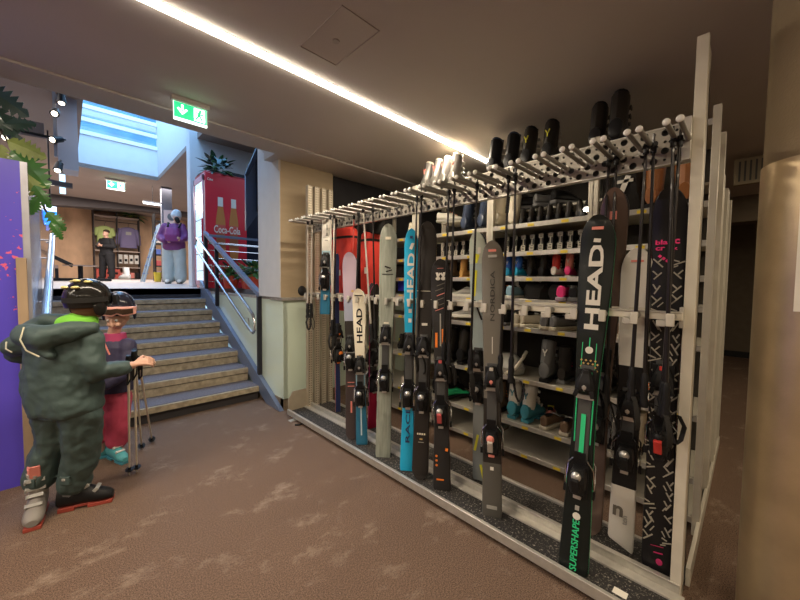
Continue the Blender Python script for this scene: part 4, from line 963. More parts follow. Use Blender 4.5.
def helmet(root, c, r, m, yaw, tilt, gog=None, lens=None, vents=None, label=None):
    """ski helmet with goggles; faces local -Y rotated by yaw"""
    Mh = Matrix.Translation(c) @ Euler((tilt, 0, yaw)).to_matrix().to_4x4()
    w = MB(); rs = []
    for k in range(10):
        a = -.38+k*(PI/2+.36)/9; ca = max(math.cos(a), .04)
        rs.append([(r*1.0*ca*math.cos(q), r*1.17*ca*math.sin(q)+.005, r*1.2*math.sin(a)) for q in [2*PI*j/28 for j in range(28)]])
    w.loft(rs, m, Mh)
    for sx in (-1, 1): w.ell((sx*r*.9,.01,-r*.5), (.014,.04,.05), m, Mh)      # ear pads
    hel = w.build('helmet', root)
    if vents:
        w = MB()
        for sx, y, z in ((-.34,.80,.62),(.28,.84,.62),(-.05,.55,.93),(-.5,.3,.88),(.5,.3,.88)):
            w.ell((sx*r*1.05, y*r*1.14, z*r*1.16), (.026,.018,.010), vents, Mh)
        w.build('vents', hel)
    if gog:
        w = MB(); pts = []
        for a in range(-75, 76, 15): q = math.radians(a-90); pts.append((r*1.04*math.cos(q), r*1.22*math.sin(q)+.0, -.01))
        rs = []
        for p in pts:
            n = V((p[0], p[1], 0)).normalized(); b = .042*(1-.25*abs(p[0])/r)
            nose = .022 if abs(p[0]) < .02 else 0
            rs.append([V(p)+V((0,0,-b+nose)), V(p)+V((0,0,b)), V(p)+n*.022+V((0,0,b*.9)), V(p)+n*.022+V((0,0,-b*.9+nose))])
        w.loft(rs[1:-1], gog, Mh); g = w.build('goggles', hel, bevel=.004)
        w = MB(); rs2 = [[V(q[3])+(V(q[2])-V(q[3]))*.18, V(q[2])-(V(q[2])-V(q[3]))*.18, V(q[2])*1.03-(V(q[2])-V(q[3]))*.22, V(q[3])*1.03+(V(q[2])-V(q[3]))*.22] for q in rs[2:-2]]
        w.loft(rs2, lens, Mh); w.build('lens', g)
        w = MB(); pts2 = []
        for a in range(165, 376, 10): q = math.radians(a); pts2.append((r*1.03*math.cos(q), -r*1.2*math.sin(q), .0 ))
        rs3 = [[V(p)+V((0,0,-.015)), V(p)+V((0,0,.015)), V(p)*1.02+V((0,0,.015)), V(p)*1.02+V((0,0,-.015))] for p in pts2]
        w.loft(rs3, blk_m if gog is blk else gog, Mh); w.build('goggle_strap', g)
    return hel
def worn_boot(root, loc, yaw, cols, sc=1.):
    P = boot_parts(*cols); h = None
    for n, w, b in P:
        if n == 'shell': h = w.build('ski_boot', root); h.location = loc; h.rotation_euler = (0,0,yaw); h.scale = (sc,)*3
    for n, w, b in P:
        if n != 'shell': w.build(n, h, bevel=b)
    return h
def face(B, c, f, s=1.):
    """features on a head centred at c looking along f"""
    f = V(f).normalized(); r_ = f.cross(V((0,0,1))).normalized(); u_ = r_.cross(f)
    c = V(c); B.ell(c+f*.0*s, (.072*s,.085*s,.105*s)); B.ell(c+f*.02*s-u_*.055*s, (.05*s,.055*s,.045*s))
    B.cap(c+f*.085*s+u_*.015*s, c+f*.105*s-u_*.022*s, .008*s, .013*s)
    for k in (-1, 1): B.ell(c+r_*.075*s*k-u_*.01*s, (.012*s,.02*s,.03*s)); B.ell(c+f*.078*s-u_*.03*s+r_*.03*s*k, (.02*s,.02*s,.02*s))
    B.cap(c+f*.085*s-u_*.052*s-r_*.016*s, c+f*.085*s-u_*.052*s+r_*.016*s, .009*s)
    return f, r_, u_
def face_bits(root, body, c, f, s=1., brow=None):
    f = V(f).normalized(); r_ = f.cross(V((0,0,1))).normalized(); u_ = r_.cross(f); c = V(c)
    w = MB()
    for k in (-1, 1): w.ell(c+f*.078*s+r_*.03*s*k+u_*.012*s, (.011*s,)*3, white); w.ell(c+f*.086*s+r_*.03*s*k+u_*.012*s, (.005*s,)*3, blk)
    w.build('eyes', body)
    w = MB(); w.tube([c+f*.094*s-u_*.05*s-r_*.018*s, c+f*.098*s-u_*.048*s, c+f*.094*s-u_*.05*s+r_*.018*s], .004*s, pm((.45,.15,.13)), n=6); w.build('lips', body)
    if brow:
        w = MB()
        for k in (-1, 1): w.tube([c+f*.086*s+r_*.018*s*k+u_*.032*s, c+f*.082*s+r_*.045*s*k+u_*.032*s], .004*s, brow, n=6)
        w.build('eyebrows', body)

# ---------------------------------------------------- child in the dark green ski suit, back to us
ang = -T_                                   # local X along the picture's right
cloth_g = mat('dark_green_ski_cloth', (.055,.085,.08), .55, var=.1, vscale=5, bump=.5, bscale=16)
cloth_g2 = mat('green_piping', (.55,.52,.38), .5)
lime = mat('lime_fleece', (.22,.62,.06), .8)
K1 = thing('person', 'person in dark green hooded ski suit and black helmet seen from behind, left arm bent', 'person', (-0.004,2.937,0), (0,0,ang))
b = blob()
b.torso([(.66,.02,0,.13,.09),(.80,.01,.0,.12,.085),(.95,.01,0,.13,.09),(1.08,.02,0,.14,.09),(1.14,.03,0,.10,.07),(1.17,.04,0,.05,.05)])
b.cap((.04,0,1.14), (.11,.03,1.25), .05, .05)
b.ell((.125,.04,1.30), (.075,.09,.10))
b.chain([(-.13,0,1.09),(-.32,.01,1.03),(-.26,.15,.89)], [.035,.028,.024]); hand(b, (-.255,.18,.87), (.6,.8,.1), (.8,-.4,-.3), .85, .5, -1)
b.chain([(.145,.0,1.085),(.188,-.02,.895),(.30,.14,.895)], [.04,.028,.024]); hand(b, (.305,.15,.905), (.75,.45,.1), (.1,.8,-.5), .95, .75, 1)
b.chain([(-.075,0,.66),(-.13,.015,.38),(-.18,-.01,.10)], [.07,.045,.03]); b.chain([(.085,0,.66),(.05,.025,.38),(.0,.03,.10)], [.07,.045,.03])
b.m = skin; body = b.build('body', skin, K1, .0045, 1)
b = blob()     # jacket
b.torso([(.635,-.01,0,.185,.14),(.66,-.01,0,.20,.15),(.78,-.02,0,.20,.15),(.92,-.02,0,.195,.145),(1.04,-.01,0,.19,.14),(1.12,.01,0,.16,.12),(1.17,.03,0,.09,.085)])
b.chain([(-.14,0,1.085),(-.32,.0,1.04),(-.345,.03,1.0),(-.26,.14,.90)], [.075,.062,.058,.048])
b.chain([(.145,.0,1.085),(.185,-.03,.92),(.19,-.02,.88),(.27,.11,.885)], [.078,.062,.058,.045])
b.m = cloth_g; jk = b.build('jacket', cloth_g, K1, .008, 3, .038, 8.)
b = blob()     # hood bunched over the shoulders
b.chain([(-.20,-.06,1.15),(-.10,-.13,1.13),(.02,-.15,1.12),(.12,-.10,1.15),(.17,-.02,1.16)], [.035,.065,.07,.06,.045])
b.chain([(-.19,-.02,1.17),(-.08,-.02,1.20),(.04,.0,1.19)], [.035,.05,.05]); b.cap((-.06,-.14,1.10), (.05,-.15,1.02), .05, .03)
b.m = cloth_g; b.build('hood', cloth_g, jk, .009, 5, .018, 12.)
w = MB(); w.tube([(-.21,-.135,1.09),(-.18,-.165,1.055),(-.13,-.18,1.04)], .004, cloth_g2, n=6); w.tube([(-.04,-.195,1.185),(-.03,-.225,1.12),(.0,-.225,1.06),(.045,-.20,1.02)], .004, cloth_g2, n=6); w.build('piping', jk)
b = blob(); b.chain([(.03,-.03,1.185),(.10,-.04,1.20),(.15,.0,1.20)], [.05,.055,.045]); b.m = lime; b.build('collar', lime, jk, .008, 3)
b = blob()     # hem drawn from behind: trousers
b.torso([(.62,.0,0,.17,.13),(.70,.0,0,.165,.125),(.78,0,0,.15,.11)])
b.chain([(-.085,.0,.62),(-.125,.02,.42),(-.155,.01,.36),(-.18,-.01,.22)], [.105,.088,.086,.088])
b.chain([(.085,.0,.62),(.055,.02,.40),(.04,.03,.34),(.0,.03,.18)], [.11,.094,.092,.09])
b.m = cloth_g; tr = b.build('trousers', cloth_g, K1, .008, 3, .034, 9.)
for (x, y) in ((-.18,-.075),(.0,-.045)):
    w = MB(); w.box((x+.02,y-.01,.225), (.06,.02,.05), cloth_g); w.box((x+.02,y-.022,.235), (.02,.006,.015), cLg); w.build('ankle_tab', tr, bevel=.004)
worn_boot(K1, (-.15,-.06,0), math.radians(-52), (pm((.22,.20,.18),.4),pm((.36,.33,.29),.4),pm((.35,.06,.04),.5),cLg,cSalm,None), .98)
worn_boot(K1, (.03,.04,0), math.radians(28), (blk,cG2,pm((.35,.06,.04),.5),cLg,blk,None), .95)
helmet(K1, (.125,.03,1.335), .106, pm((.015,.014,.013),.15,0,.8), math.radians(168), -.05, blk, cDk, pm((.62,.55,.22),.4))
w = MB(); w.ell((.125,.03,1.275), (.082,.095,.07), pm((.20,.10,.05),.8)); w.build('hair', K1)
# ---------------------------------------------------- smaller child in navy and pink
cl_n = mat('navy_ski_cloth', (.045,.04,.085), .6, bump=.25, bscale=30, var=.1); cl_p = mat('pink_ski_cloth', (.55,.07,.13), .6, bump=.25, bscale=30, var=.1)
K2 = thing('person', 'smaller person in navy jacket, pink ski trousers and teal boots looking down', 'person', (0.249,3.583,0), (0,0,ang))
fv = V((.18,-.8,-.45)); hc = V((.08,-.02,1.165))
b = blob(); b.torso([(.52,0,0,.10,.07),(.70,0,0,.10,.075),(.88,0,0,.115,.08),(.96,.01,0,.08,.06),(1.0,.02,0,.045,.045)])
b.cap((.02,0,.98), (.06,-.01,1.10), .042, .042); face(b, hc, fv, .92)
b.chain([(-.10,0,.93),(-.14,-.08,.76),(-.03,-.20,.66)], [.04,.034,.026]); b.chain([(.13,0,.93),(.17,-.07,.74),(.10,-.20,.66)], [.04,.034,.026])
hand(b, (-.03,-.20,.66), (.7,-.5,-.2), (.2,.2,-.9), .8, .5, 1); hand(b, (.10,-.20,.66), (-.6,-.5,-.3), (-.2,.2,-.9), .8, .5, -1)
b.chain([(-.06,0,.52),(-.08,-.02,.30),(-.10,0,.08)], [.065,.05,.036]); b.chain([(.06,0,.52),(.06,-.02,.30),(.04,0,.08)], [.065,.05,.036])
b.m = skin; body = b.build('body', skin, K2, .0045, 2); face_bits(K2, body, hc, fv, .92)
b = blob(); b.torso([(.56,.01,0,.15,.115),(.66,.01,0,.16,.12),(.80,.01,0,.155,.115),(.92,.01,0,.14,.10),(.98,.02,0,.085,.07)])
b.chain([(-.11,0,.93),(-.16,-.07,.77),(-.06,-.18,.68)], [.062,.055,.045]); b.chain([(.14,0,.93),(.19,-.06,.74),(.12,-.18,.67)], [.062,.055,.045])
b.m = cl_n; jk = b.build('jacket', cl_n, K2, .008, 4, .016, 12.)
w = MB(); w.loft([ring((.01,0,.665),.168,.128,24), ring((.01,0,.765),.166,.124,24)], cl_p); w.build('pink_panel', jk, bevel=.004)
w = MB(); w.tube([(.06,-.125,.975),(.085,-.13,.93),(.10,-.125,.88)], .006, cSalm, n=6); w.build('zip', jk)
w = MB(); w.loft([ring((.035,0,.95),.09,.075), ring((.04,0,1.03),.075,.07)], pm((.42,.05,.14),.7)); w.build('neck_warmer', jk)
for c_ in ((-.0,-.235,.655),(.065,-.24,.645)):
    b = blob(); b.cap(c_, (c_[0]+.03,c_[1]-.03,c_[2]-.03), .045, .04); b.cap((c_[0]+.03,c_[1],c_[2]), (c_[0]+.07,c_[1]-.01,c_[2]), .018, .016)
    for k in range(4): b.cap((c_[0]+.02,c_[1]-.04,c_[2]-.04+.022*k), (c_[0]+.045,c_[1]-.07,c_[2]-.05+.022*k), .013)
    b.m = blk_m; b.build('glove', blk_m, K2, .006, 2)
b = blob(); b.torso([(.50,.0,0,.13,.105),(.58,.0,0,.13,.105),(.64,0,0,.12,.10)])
b.chain([(-.065,0,.50),(-.095,-.015,.30),(-.115,0,.17)], [.085,.072,.070]); b.chain([(.06,0,.50),(.055,-.015,.30),(.035,0,.16)], [.088,.078,.078])
b.m = cl_p; b.build('trousers', cl_p, K2, .008, 4, .016, 12.)
tl = pm((.10,.42,.46),.35,0,.3)
worn_boot(K2, (-.13,-.01,0), math.radians(-150), (tl,tl,cTl,cWh,tl,None), .72); worn_boot(K2, (.05,-.03,0), math.radians(-25), (tl,tl,cTl,cWh,tl,None), .78)
helmet(K2, tuple(hc+V((-.008,.03,.07))), .108, pm((.02,.02,.03),.15,0,.8), math.radians(34), .12, pm((.85,.42,.34),.35), pm((.05,.03,.02),.1,0,.8))
# helmet/bag held between them
t = thing('knit_hat', 'bundle of black and white gloves held in front of the smaller person', 'gloves', (0.249,3.583,0), (0,0,ang))
b = blob(); b.cap((-.05,-.24,.62), (.0,-.26,.57), .045, .04); b.cap((.05,-.28,.55), (.10,-.26,.50), .05, .04); b.cap((.0,-.28,.48), (-.05,-.26,.42), .045, .05); b.m = blk_m; b.build('dark_cloth', blk_m, t, .008, 3, .01)
b = blob(); b.cap((-.06,-.285,.645), (-.01,-.295,.635), .026, .022); b.cap((.11,-.31,.565), (.115,-.315,.53), .024); b.m = cWh; b.build('white_patch', cWh, t, .007, 3)
b = blob(); b.cap((.0,-.305,.52), (.05,-.31,.49), .042, .035); b.m = cBeige; b.build('tan_palm', cBeige, t, .007, 3)
t.name = 'glove_bundle'
# poles held upright between the two children
pgold = pm((.72,.64,.50), .3, .2)
HG = V((.24,2.80,.0))
def floor_pole(label, top, tip):
    A = V(top); Bv = V(tip); d = (A-Bv); L = d.length; q = d.normalized().to_track_quat('Z','Y')
    t = thing('ski_pole', label, 'ski pole', Bv, q.to_euler(), 'ski poles held by the children')
    w = MB(); w.tube([(0,0,0),(0,0,.05),(0,0,L-.1)], [.004,.006,.008], pgold, n=8); w.build('shaft', t)
    w = MB(); w.cyl((0,0,.045), (0,0,.052), .026, blk, n=14); w.cyl((0,0,.03), (0,0,.07), .011, blk); w.build('basket', t)
    w = MB(); w.tube([(0,0,L-.12),(0,0,L-.09),(0,0,L-.05),(0,0,L-.01),(0,0,L+.01)], [.010,.016,.014,.019,.014], blk, n=10); w.build('grip', t)
    w = MB(); w.tube([(0,0,L),(.02,-.03,L-.05),(.01,-.04,L-.15),(-.01,-.03,L-.2),(0,0,L-.03)], .006, blk_m, n=6); w.build('strap', t)
floor_pole('gold grey ski pole held upright by the green suited child, left tip in front', (.30,2.96,.93), (.31,3.19,0))
floor_pole('gold grey ski pole held upright by the green suited child, right tip in front', (.33,2.95,.96), (.355,3.20,0))
floor_pole('gold grey ski pole held upright by the green suited child, left tip at the back', (.34,3.02,.96), (.44,3.62,0))
floor_pole('gold grey ski pole held upright by the green suited child, right tip nearest the stairs', (.36,3.02,.90), (.53,3.72,0))

# ---------------------------------------------------- adult in purple jacket by the fridge
pur = mat('purple_jacket_cloth', (.17,.045,.16), .6, bump=.2, bscale=30); gry = mat('pale_grey_ski_trousers', (.45,.50,.48), .6, bump=.2, bscale=30)
K3 = thing('person', 'adult in purple jacket with purple backpack and pale grey trousers beside the red fridge', 'person', (1.93,9.86,1.39), (0,0,ang+.2))
fv = V((.8,-.4,-.6)); hc = V((.08,-.02,1.60))
b = blob(); b.torso([(.85,0,0,.15,.11),(1.1,0,0,.15,.11),(1.3,0,0,.18,.11),(1.42,.02,0,.12,.08),(1.48,.04,0,.06,.06)]); b.cap((.04,0,1.45), (.07,0,1.55), .05); face(b, hc, fv)
b.chain([(-.18,0,1.38),(-.25,-.02,1.12),(-.10,-.18,1.02)], [.05,.04,.03]); b.chain([(.18,0,1.38),(.24,-.05,1.12),(.22,-.22,1.05)], [.05,.04,.03])
hand(b, (-.10,-.18,1.02), (.8,-.5,-.1), (0,0,-1), 1, .5, 1); hand(b, (.22,-.22,1.05), (.2,-.9,.2), (-1,0,0), 1, .5, 1)
b.chain([(-.11,0,.85),(-.12,0,.48),(-.12,0,.08)], [.09,.065,.045]); b.chain([(.11,0,.85),(.12,0,.48),(.12,0,.08)], [.09,.065,.045]); b.m = skin; body = b.build('body', skin, K3, .01, 3); face_bits(K3, body, hc, fv)
b = blob(); b.torso([(.80,0,0,.24,.16),(1.0,0,0,.24,.17),(1.2,0,0,.23,.16),(1.36,.0,0,.20,.14),(1.45,.03,0,.12,.10)]); b.chain([(-.18,0,1.36),(-.29,-.03,1.12),(-.14,-.18,1.02)], [.10,.09,.07]); b.chain([(.18,0,1.36),(.27,-.06,1.12),(.24,-.20,1.05)], [.10,.09,.07])
b.m = pur; jk = b.build('jacket', pur, K3, .012, 4, .03, 7)
b = blob(); b.torso([(.80,0,0,.20,.14),(.90,0,0,.20,.14)]); b.chain([(-.12,0,.80),(-.13,0,.45),(-.13,0,.13)], [.14,.125,.13]); b.chain([(.12,0,.80),(.13,0,.45),(.13,0,.13)], [.14,.125,.13]); b.m = gry; b.build('trousers', gry, K3, .012, 4, .03, 7)
for x in (-.13,.13): worn_boot(K3, (x,-.02,0), math.radians(-80), (cWh,cLg,blk,blk,blk,None), 1.)
b = blob(); b.cap((.06,-.0,1.66), (.07,.0,1.70), .115, .10); b.m = white; b.build('knit_hat', pm((.55,.58,.60),.8), K3, .01, 3)
b = blob(); b.cap((.11,-.10,1.55), (.13,-.09,1.50), .055, .05); b.m = blk; b.build('face_cover', blk_m, K3, .01, 3)
t = thing('backpack', 'purple backpack carried at the chest of the adult beside the fridge', 'backpack', (1.93,9.86,1.39), (0,0,ang+.2))
b = blob(); b.torso([(1.0,.06,-.20,.15,.09),(1.15,.06,-.22,.17,.11),(1.32,.06,-.20,.14,.09)]); b.m = pur; b.build('body', mat('plum_backpack', (.21,.04,.17), .5), t, .012, 4, .02)
w = MB(); w.tube([(-.06,-.16,1.36),(-.1,-.05,1.46),(-.1,.1,1.44)], .02, blk_m); w.tube([(.17,-.16,1.34),(.18,-.05,1.46),(.16,.1,1.44)], .02, blk_m); w.build('strap', t)
# ---------------------------------------------------- man in black far back, looking at his phone
K4 = thing('person', 'man in black clothes standing far back in the shop looking at a phone', 'person', (1.12,16.3,1.51), (0,0,ang-.1))
fv = V((0,-.85,-.5)); hc = V((0,-.02,1.62)); bk = mat('black_cloth', (.02,.02,.022), .8)
b = blob(); b.torso([(.85,0,0,.16,.11),(1.1,0,0,.16,.11),(1.35,0,0,.20,.11),(1.44,0,0,.12,.08),(1.5,0,0,.06,.06)]); b.cap((0,0,1.46), (0,-.01,1.56), .055); face(b, hc, fv, 1.05)
b.chain([(-.20,0,1.40),(-.28,-.03,1.15),(-.06,-.26,1.17)], [.055,.045,.035]); b.chain([(.20,0,1.40),(.28,-.03,1.15),(.06,-.26,1.17)], [.055,.045,.035]); hand(b, (-.06,-.26,1.17), (.8,-.4,.3), (0,-.3,1), 1, .5, -1); hand(b, (.06,-.26,1.17), (-.8,-.4,.3), (0,-.3,1), 1, .5, 1)
b.chain([(-.11,0,.85),(-.17,0,.48),(-.2,0,.08)], [.09,.065,.045]); b.chain([(.11,0,.85),(.15,0,.48),(.18,0,.08)], [.09,.065,.045]); b.m = skin; body = b.build('body', skin, K4, .01, 3); face_bits(K4, body, hc, fv, 1.05)
b = blob(); b.torso([(.82,0,0,.22,.15),(1.0,0,0,.21,.15),(1.3,0,0,.24,.15),(1.42,0,0,.18,.12),(1.47,0,0,.09,.08)]); b.chain([(-.20,0,1.38),(-.31,-.03,1.15),(-.13,-.22,1.16)], [.085,.075,.06]); b.chain([(.20,0,1.38),(.31,-.03,1.15),(.13,-.22,1.16)], [.085,.075,.06]); b.m = bk; b.build('jacket', bk, K4, .012, 4, .02)
b = blob(); b.chain([(-.11,0,.86),(-.17,0,.45),(-.2,0,.08)], [.15,.11,.09]); b.chain([(.11,0,.86),(.16,0,.45),(.18,0,.08)], [.15,.11,.09]); b.m = bk; b.build('trousers', bk, K4, .012, 4, .02)
w = MB(); w.ell((0,.01,1.70), (.088,.105,.07), pm((.05,.03,.02),.8)); w.build('hair', K4)
for x in (-.2,.18):
    b = blob(); b.cap((x,.04,.05), (x,-.12,.045), .05, .045); b.m = blk; b.build('shoe', blk, K4, .01, 2)
o = MB().box((0,0,0), (.07,.012,.14), dgrey).build('phone', bevel=.003); o.location = Matrix.Translation((1.12,16.3,1.51)) @ Matrix.Rotation(ang-.1,4,'Z') @ V((0,-.33,1.24)); o.rotation_euler = (-.7,0,ang-.1); tag(o, 'dark phone in the hands of the man in black', 'phone')
# ================================================================== UPPER SHOP AND FITTINGS
# ---- exit signs
egr = mat('exit_green', (.02,.55,.22), .4, emit=.7, ecol=(.03,.62,.26)); ewh = mat('exit_white', (.9,1,.93), .4, emit=1.5, ecol=(.85,1,.9))
def exit_sign(name, label, loc, s=1., rz=0.):
    t = thing(name, label, 'exit sign', loc, (0,0,rz)); t.scale = (s,s,s)
    w = MB(); w.bb((-.125,-.03,-.035), (.125,.03,0), mat('sign_housing', (.42,.38,.34), .5)); w.build('housing', t, bevel=.003)
    w = MB(); w.bb((-.11,-.006,-.165), (.11,.006,-.035), ewh); w.build('panel', t)
    w = MB(); w.bb((-.108,-.009,-.147), (.108,-.005,-.037), egr); w.build('green_field', t)
    w = MB(); y0, y1 = -.012, -.008; cx = -.055
    w.prism([(cx-.007,-.05),(cx+.007,-.05),(cx+.007,-.085),(cx-.007,-.085)], 1, y0, y1, ewh)
    w.prism([(cx-.034,-.083),(cx-.024,-.074),(cx,-.098),(cx+.024,-.074),(cx+.034,-.083),(cx,-.122)], 1, y0, y1, ewh); w.build('arrow', t)
    w = MB(); w.bb((.02,y0,-.138), (.095,y0+.002,-.045), ewh)
    w.build('door_field', t)
    w = MB(); c = .055; y0 = -.0135
    w.ell((c+.008,y0,-.060), (.009,.002,.009), egr); w.box((c+.0,y0,-.085), (.016,.002,.035), egr, rot=(0,.35,0))
    w.box((c-.012,y0,-.078), (.022,.002,.008), egr, rot=(0,.5,0)); w.box((c+.018,y0,-.085), (.022,.002,.008), egr, rot=(0,-.5,0))
    w.box((c-.012,y0,-.112), (.010,.002,.038), egr, rot=(0,.6,0)); w.box((c+.012,y0,-.112), (.010,.002,.036), egr, rot=(0,-.5,0)); w.box((c-.027,y0,-.127), (.018,.002,.007), egr)
    w.build('running_figure', t)
exit_sign('exit_sign', 'green exit sign with down arrow hanging from the near ceiling', (.71,3.0,2.8), 1.0)
exit_sign('exit_sign', 'small far green exit sign on the upper shop ceiling', (1.05,12,4.15), 1.7)
# ---- fridge
red = mat('fridge_red', (.62,.035,.05), .25, coat=.4)
t = thing('drinks_fridge', 'tall red drinks fridge with glass door beside the stair top', 'fridge', (1.76,6.60,1.332))
w = MB(); w.bb((0,0,0), (.69,.62,2.0), red); w.bb((.0,.0,2.0), (.69,.62,2.02), pm((.5,.1,.12))); w.build('cabinet', t, bevel=.01)
w = MB(); lk = mat('lit_fridge_interior', (.6,.85,.95), .3, emit=.9, ecol=(.55,.85,1))
w.bb((-.012,.06,.12), (-.002,.56,1.86), lk); w.build('interior', t)
w = MB(); 
for a, b_ in (((-.03,.02,.06),(-.01,.07,1.95)), ((-.03,.55,.06),(-.01,.60,1.95)), ((-.03,.02,1.85),(-.01,.60,1.95)), ((-.03,.02,.06),(-.01,.60,.14))): w.bb(a, b_, pm((.55,.25,.32),.3))
d = w.build('door', t, bevel=.004)
w = MB(); w.bb((-.05,.04,.8), (-.03,.06,1.2), red); w.build('handle', d)
w = MB(); w.bb((-.022,.07,.14), (-.018,.55,1.85), glass_m); w.build('glass', d)
for r in range(5):
    w = MB(); w.bb((-.016,.08,.30+r*.3), (-.012,.54,.315+r*.3), cLg); w.build('rack', t)
# bottles drawn on the side and lettering
w = MB(); amb = pm((.50,.20,.06),.3); lbl = pm((.75,.45,.40),.4)
for cx in (.24,.46):
    for z0, z1, h0, h1, m in ((1.44,1.60,.042,.042,cWh),(1.22,1.44,.072,.042,amb),(1.12,1.22,.080,.072,amb),(.96,1.12,.068,.080,pm((.55,.10,.08))),(.72,.96,.08,.068,pm((.32,.10,.04))),(.52,.72,.062,.08,amb),(.50,.52,.06,.06,dgrey)):
        w.prism([(cx-h0,z0),(cx+h0,z0),(cx+h1,z1),(cx-h1,z1)], 1, -.006, -.001, m)
w.build('bottle_print', t, smooth=False)
w = MB(); put_text(w, 'Coca-Cola', (.35,-.008,1.04), (1,0,0), (0,0,1), .44, .13, cWh, .01); put_text(w, 'Coke', (.08,-.004,1.88), (1,0,0), (0,0,1), .09, .04, cWh, .01); w.build('lettering', t, smooth=False)
# ---- plants
leafm = mat('monstera_leaf', (.05,.16,.035), .35, var=.3, vscale=6, coat=.2); leafb = mat('pale_blue_flower', (.35,.62,.78), .5); leafy = mat('yellow_green_leaf', (.22,.27,.07), .4, var=.3, vscale=8)
leafd = mat('dark_glossy_leaf', (.03,.06,.05), .2, coat=.6)
def leaf(mb, base, d, n, L, W, m, notch=0):
    """curved leaf with midrib fold; optional deep notches along its rim (split leaf)"""
    d = V(d).normalized(); n = V(n).normalized(); s = d.cross(n).normalized(); n = s.cross(d)
    N = 14
    for sd in (-1, 1):
        top = []; 
        for k in range(N+1):
            u = k/N; w_ = W*math.sin(PI*min(1, u**.75))**.8*.5
            if notch and k % 2 == 1 and .1 < u < .92: w_ *= .45
            sag = -L*.25*u*u
            mid = V(base)+d*(L*u)+n*(sag); rim = mid+s*(sd*w_)+n*(-.25*w_)+d*(.12*L*(w_/W))
            top.append((mid, rim))
        vs = [p for q in top for p in q] + [q_-n*.0015 for q in top for q_ in q]; fs = []; o = 2*(N+1)
        for k in range(N):
            a, b2, c, e = 2*k, 2*k+1, 2*k+3, 2*k+2; fs += [(a,b2,c,e), (e+o,c+o,b2+o,a+o), (b2,b2+o,c+o,c)]
        mb.add(vs, fs, m)
t = thing('hanging_monstera', 'trailing vine with split monstera leaves hanging over the purple partition', 'plant', (-.28,3.62,2.25))
w = MB(); vp = [(-.12,.05,.50),(-.04,.05,.30),(.04,.05,.12),(.09,.06,-.02),(.15,.06,-.12),(.19,.06,-.28),(.24,.05,-.40)]; w.tube(vp, .008, pm((.05,.04,.03),.6), n=6); w.build('vine', t)
rnd = random.Random(3)
for base, d, L, W, m, nt_ in (((-.10,.02,.50),(.75,.0,-.35),.26,.22,leafd,1),((-.08,.02,.42),(.5,-.1,-.7),.30,.16,leafd,1),((.02,.02,.16),(.8,0,-.2),.20,.18,leafy,1),((.04,.02,.10),(.7,-.1,-.8),.28,.24,leafm,1),((.0,.0,.12),(-.2,-.1,-.8),.16,.12,leafy,1),((.08,.02,-.02),(.5,-.1,-.9),.22,.16,leafy,1),
     ((.14,.02,-.12),(.5,0,-.8),.17,.10,leafm,1),((.16,.02,-.20),(-.3,0,-.9),.14,.10,leafm,1),((.20,.02,-.30),(.6,0,-.7),.16,.12,leafm,1),((.22,.02,-.38),(.5,0,-.9),.13,.08,leafm,1),((.0,.02,.26),(.6,0,.3),.18,.13,leafd,1)):
    w = MB(); leaf(w, base, d, (.1,-1,.25), L, W, m, nt_); w.build('leaf', t)
def bush(name, label, loc, r, n, L, W, mats, h=1., pot=None, flowers=None, seed=1):
    t = thing(name, label, 'plant', loc); rnd = random.Random(seed); w = MB()
    for k in range(n):
        a = rnd.uniform(0, 2*PI); e = rnd.uniform(-.3, 1.2); d = V((math.cos(a)*math.cos(e), math.sin(a)*math.cos(e), math.sin(e)*h))
        base = d*r*rnd.uniform(.1,.75)+V((0,0,.08)); leaf(w, base, d+V((0,0,-.2)), V((0,0,1))+d*.3, L*rnd.uniform(.7,1.2), W, rnd.choice(mats), rnd.random() < .3)
        if k % 3 == 0: w.tube([(0,0,0), base], .004, leafm, n=5)
    w.build('foliage', t)
    if pot:
        w = MB(); w.loft([ring((0,0,-.16),.10,.10), ring((0,0,.04),.13,.13), ring((0,0,.05),.13,.13), ring((0,0,.03),.11,.11)], pot); w.build('pot', t)
    if flowers:
        for k in range(flowers[1]):
            a = rnd.uniform(0,2*PI); c = V((math.cos(a)*r*.6*rnd.random(), -r*.5*rnd.random(), r*.35*rnd.random()+.1)); w = MB()
            for j in range(6): leaf(w, c, (math.cos(j),-.4,math.sin(j)), (0,-1,.2), flowers[2], flowers[2]*.6, flowers[0])
            w.build('flower', t)
    return t
bush('flower_arrangement', 'leafy arrangement with pale blue blossom on top of the red fridge', (2.02,6.85,3.36), .30, 110, .19, .085, [leafm,leafd], .9, None, (leafb,3,.11), 4)
w = MB(); w.loft([ring((2.02,6.85,3.352),.09,.09), ring((2.02,6.85,3.42),.12,.12)], dgrey); o = w.build('vase'); tag(o, 'dark low bowl under the leaves on the fridge', 'bowl')
pr = pm((.72,.10,.06),.35)
for k, (x, y) in enumerate(((1.98,6.05),(2.16,5.75),(2.34,6.10),(2.05,5.35),(1.98,4.95))):
    bush('potted_plant', 'green plant in red pot behind the balustrade, %s from the stair top' % OR[k], (x,y,1.50), .25, 60, .15, .065, [leafm,leafd,mat('fresh_leaf', (.10,.26,.06), .4)], .8, pr, (leafb,1,.04) if k == 0 else (cSalm,1,.03), 10+k).__setitem__('group', 'potted plants behind the balustrade')
w = MB(); w.bb((2.25,5.9,1.46), (2.8,6.15,1.75), pr); w.bb((2.25,5.9,1.75), (2.8,6.15,1.80), cLb); o = w.build('red_crate', bevel=.01); tag(o, 'red crate with pale blue lid behind the balustrade plants', 'crate')
bush('shelf_plant', 'leafy plant on top of the clothes niche above the hoodie', (1.95,17.6,4.0), .42, 46, .36, .12, [leafy,leafm], .6, None, None, 21)
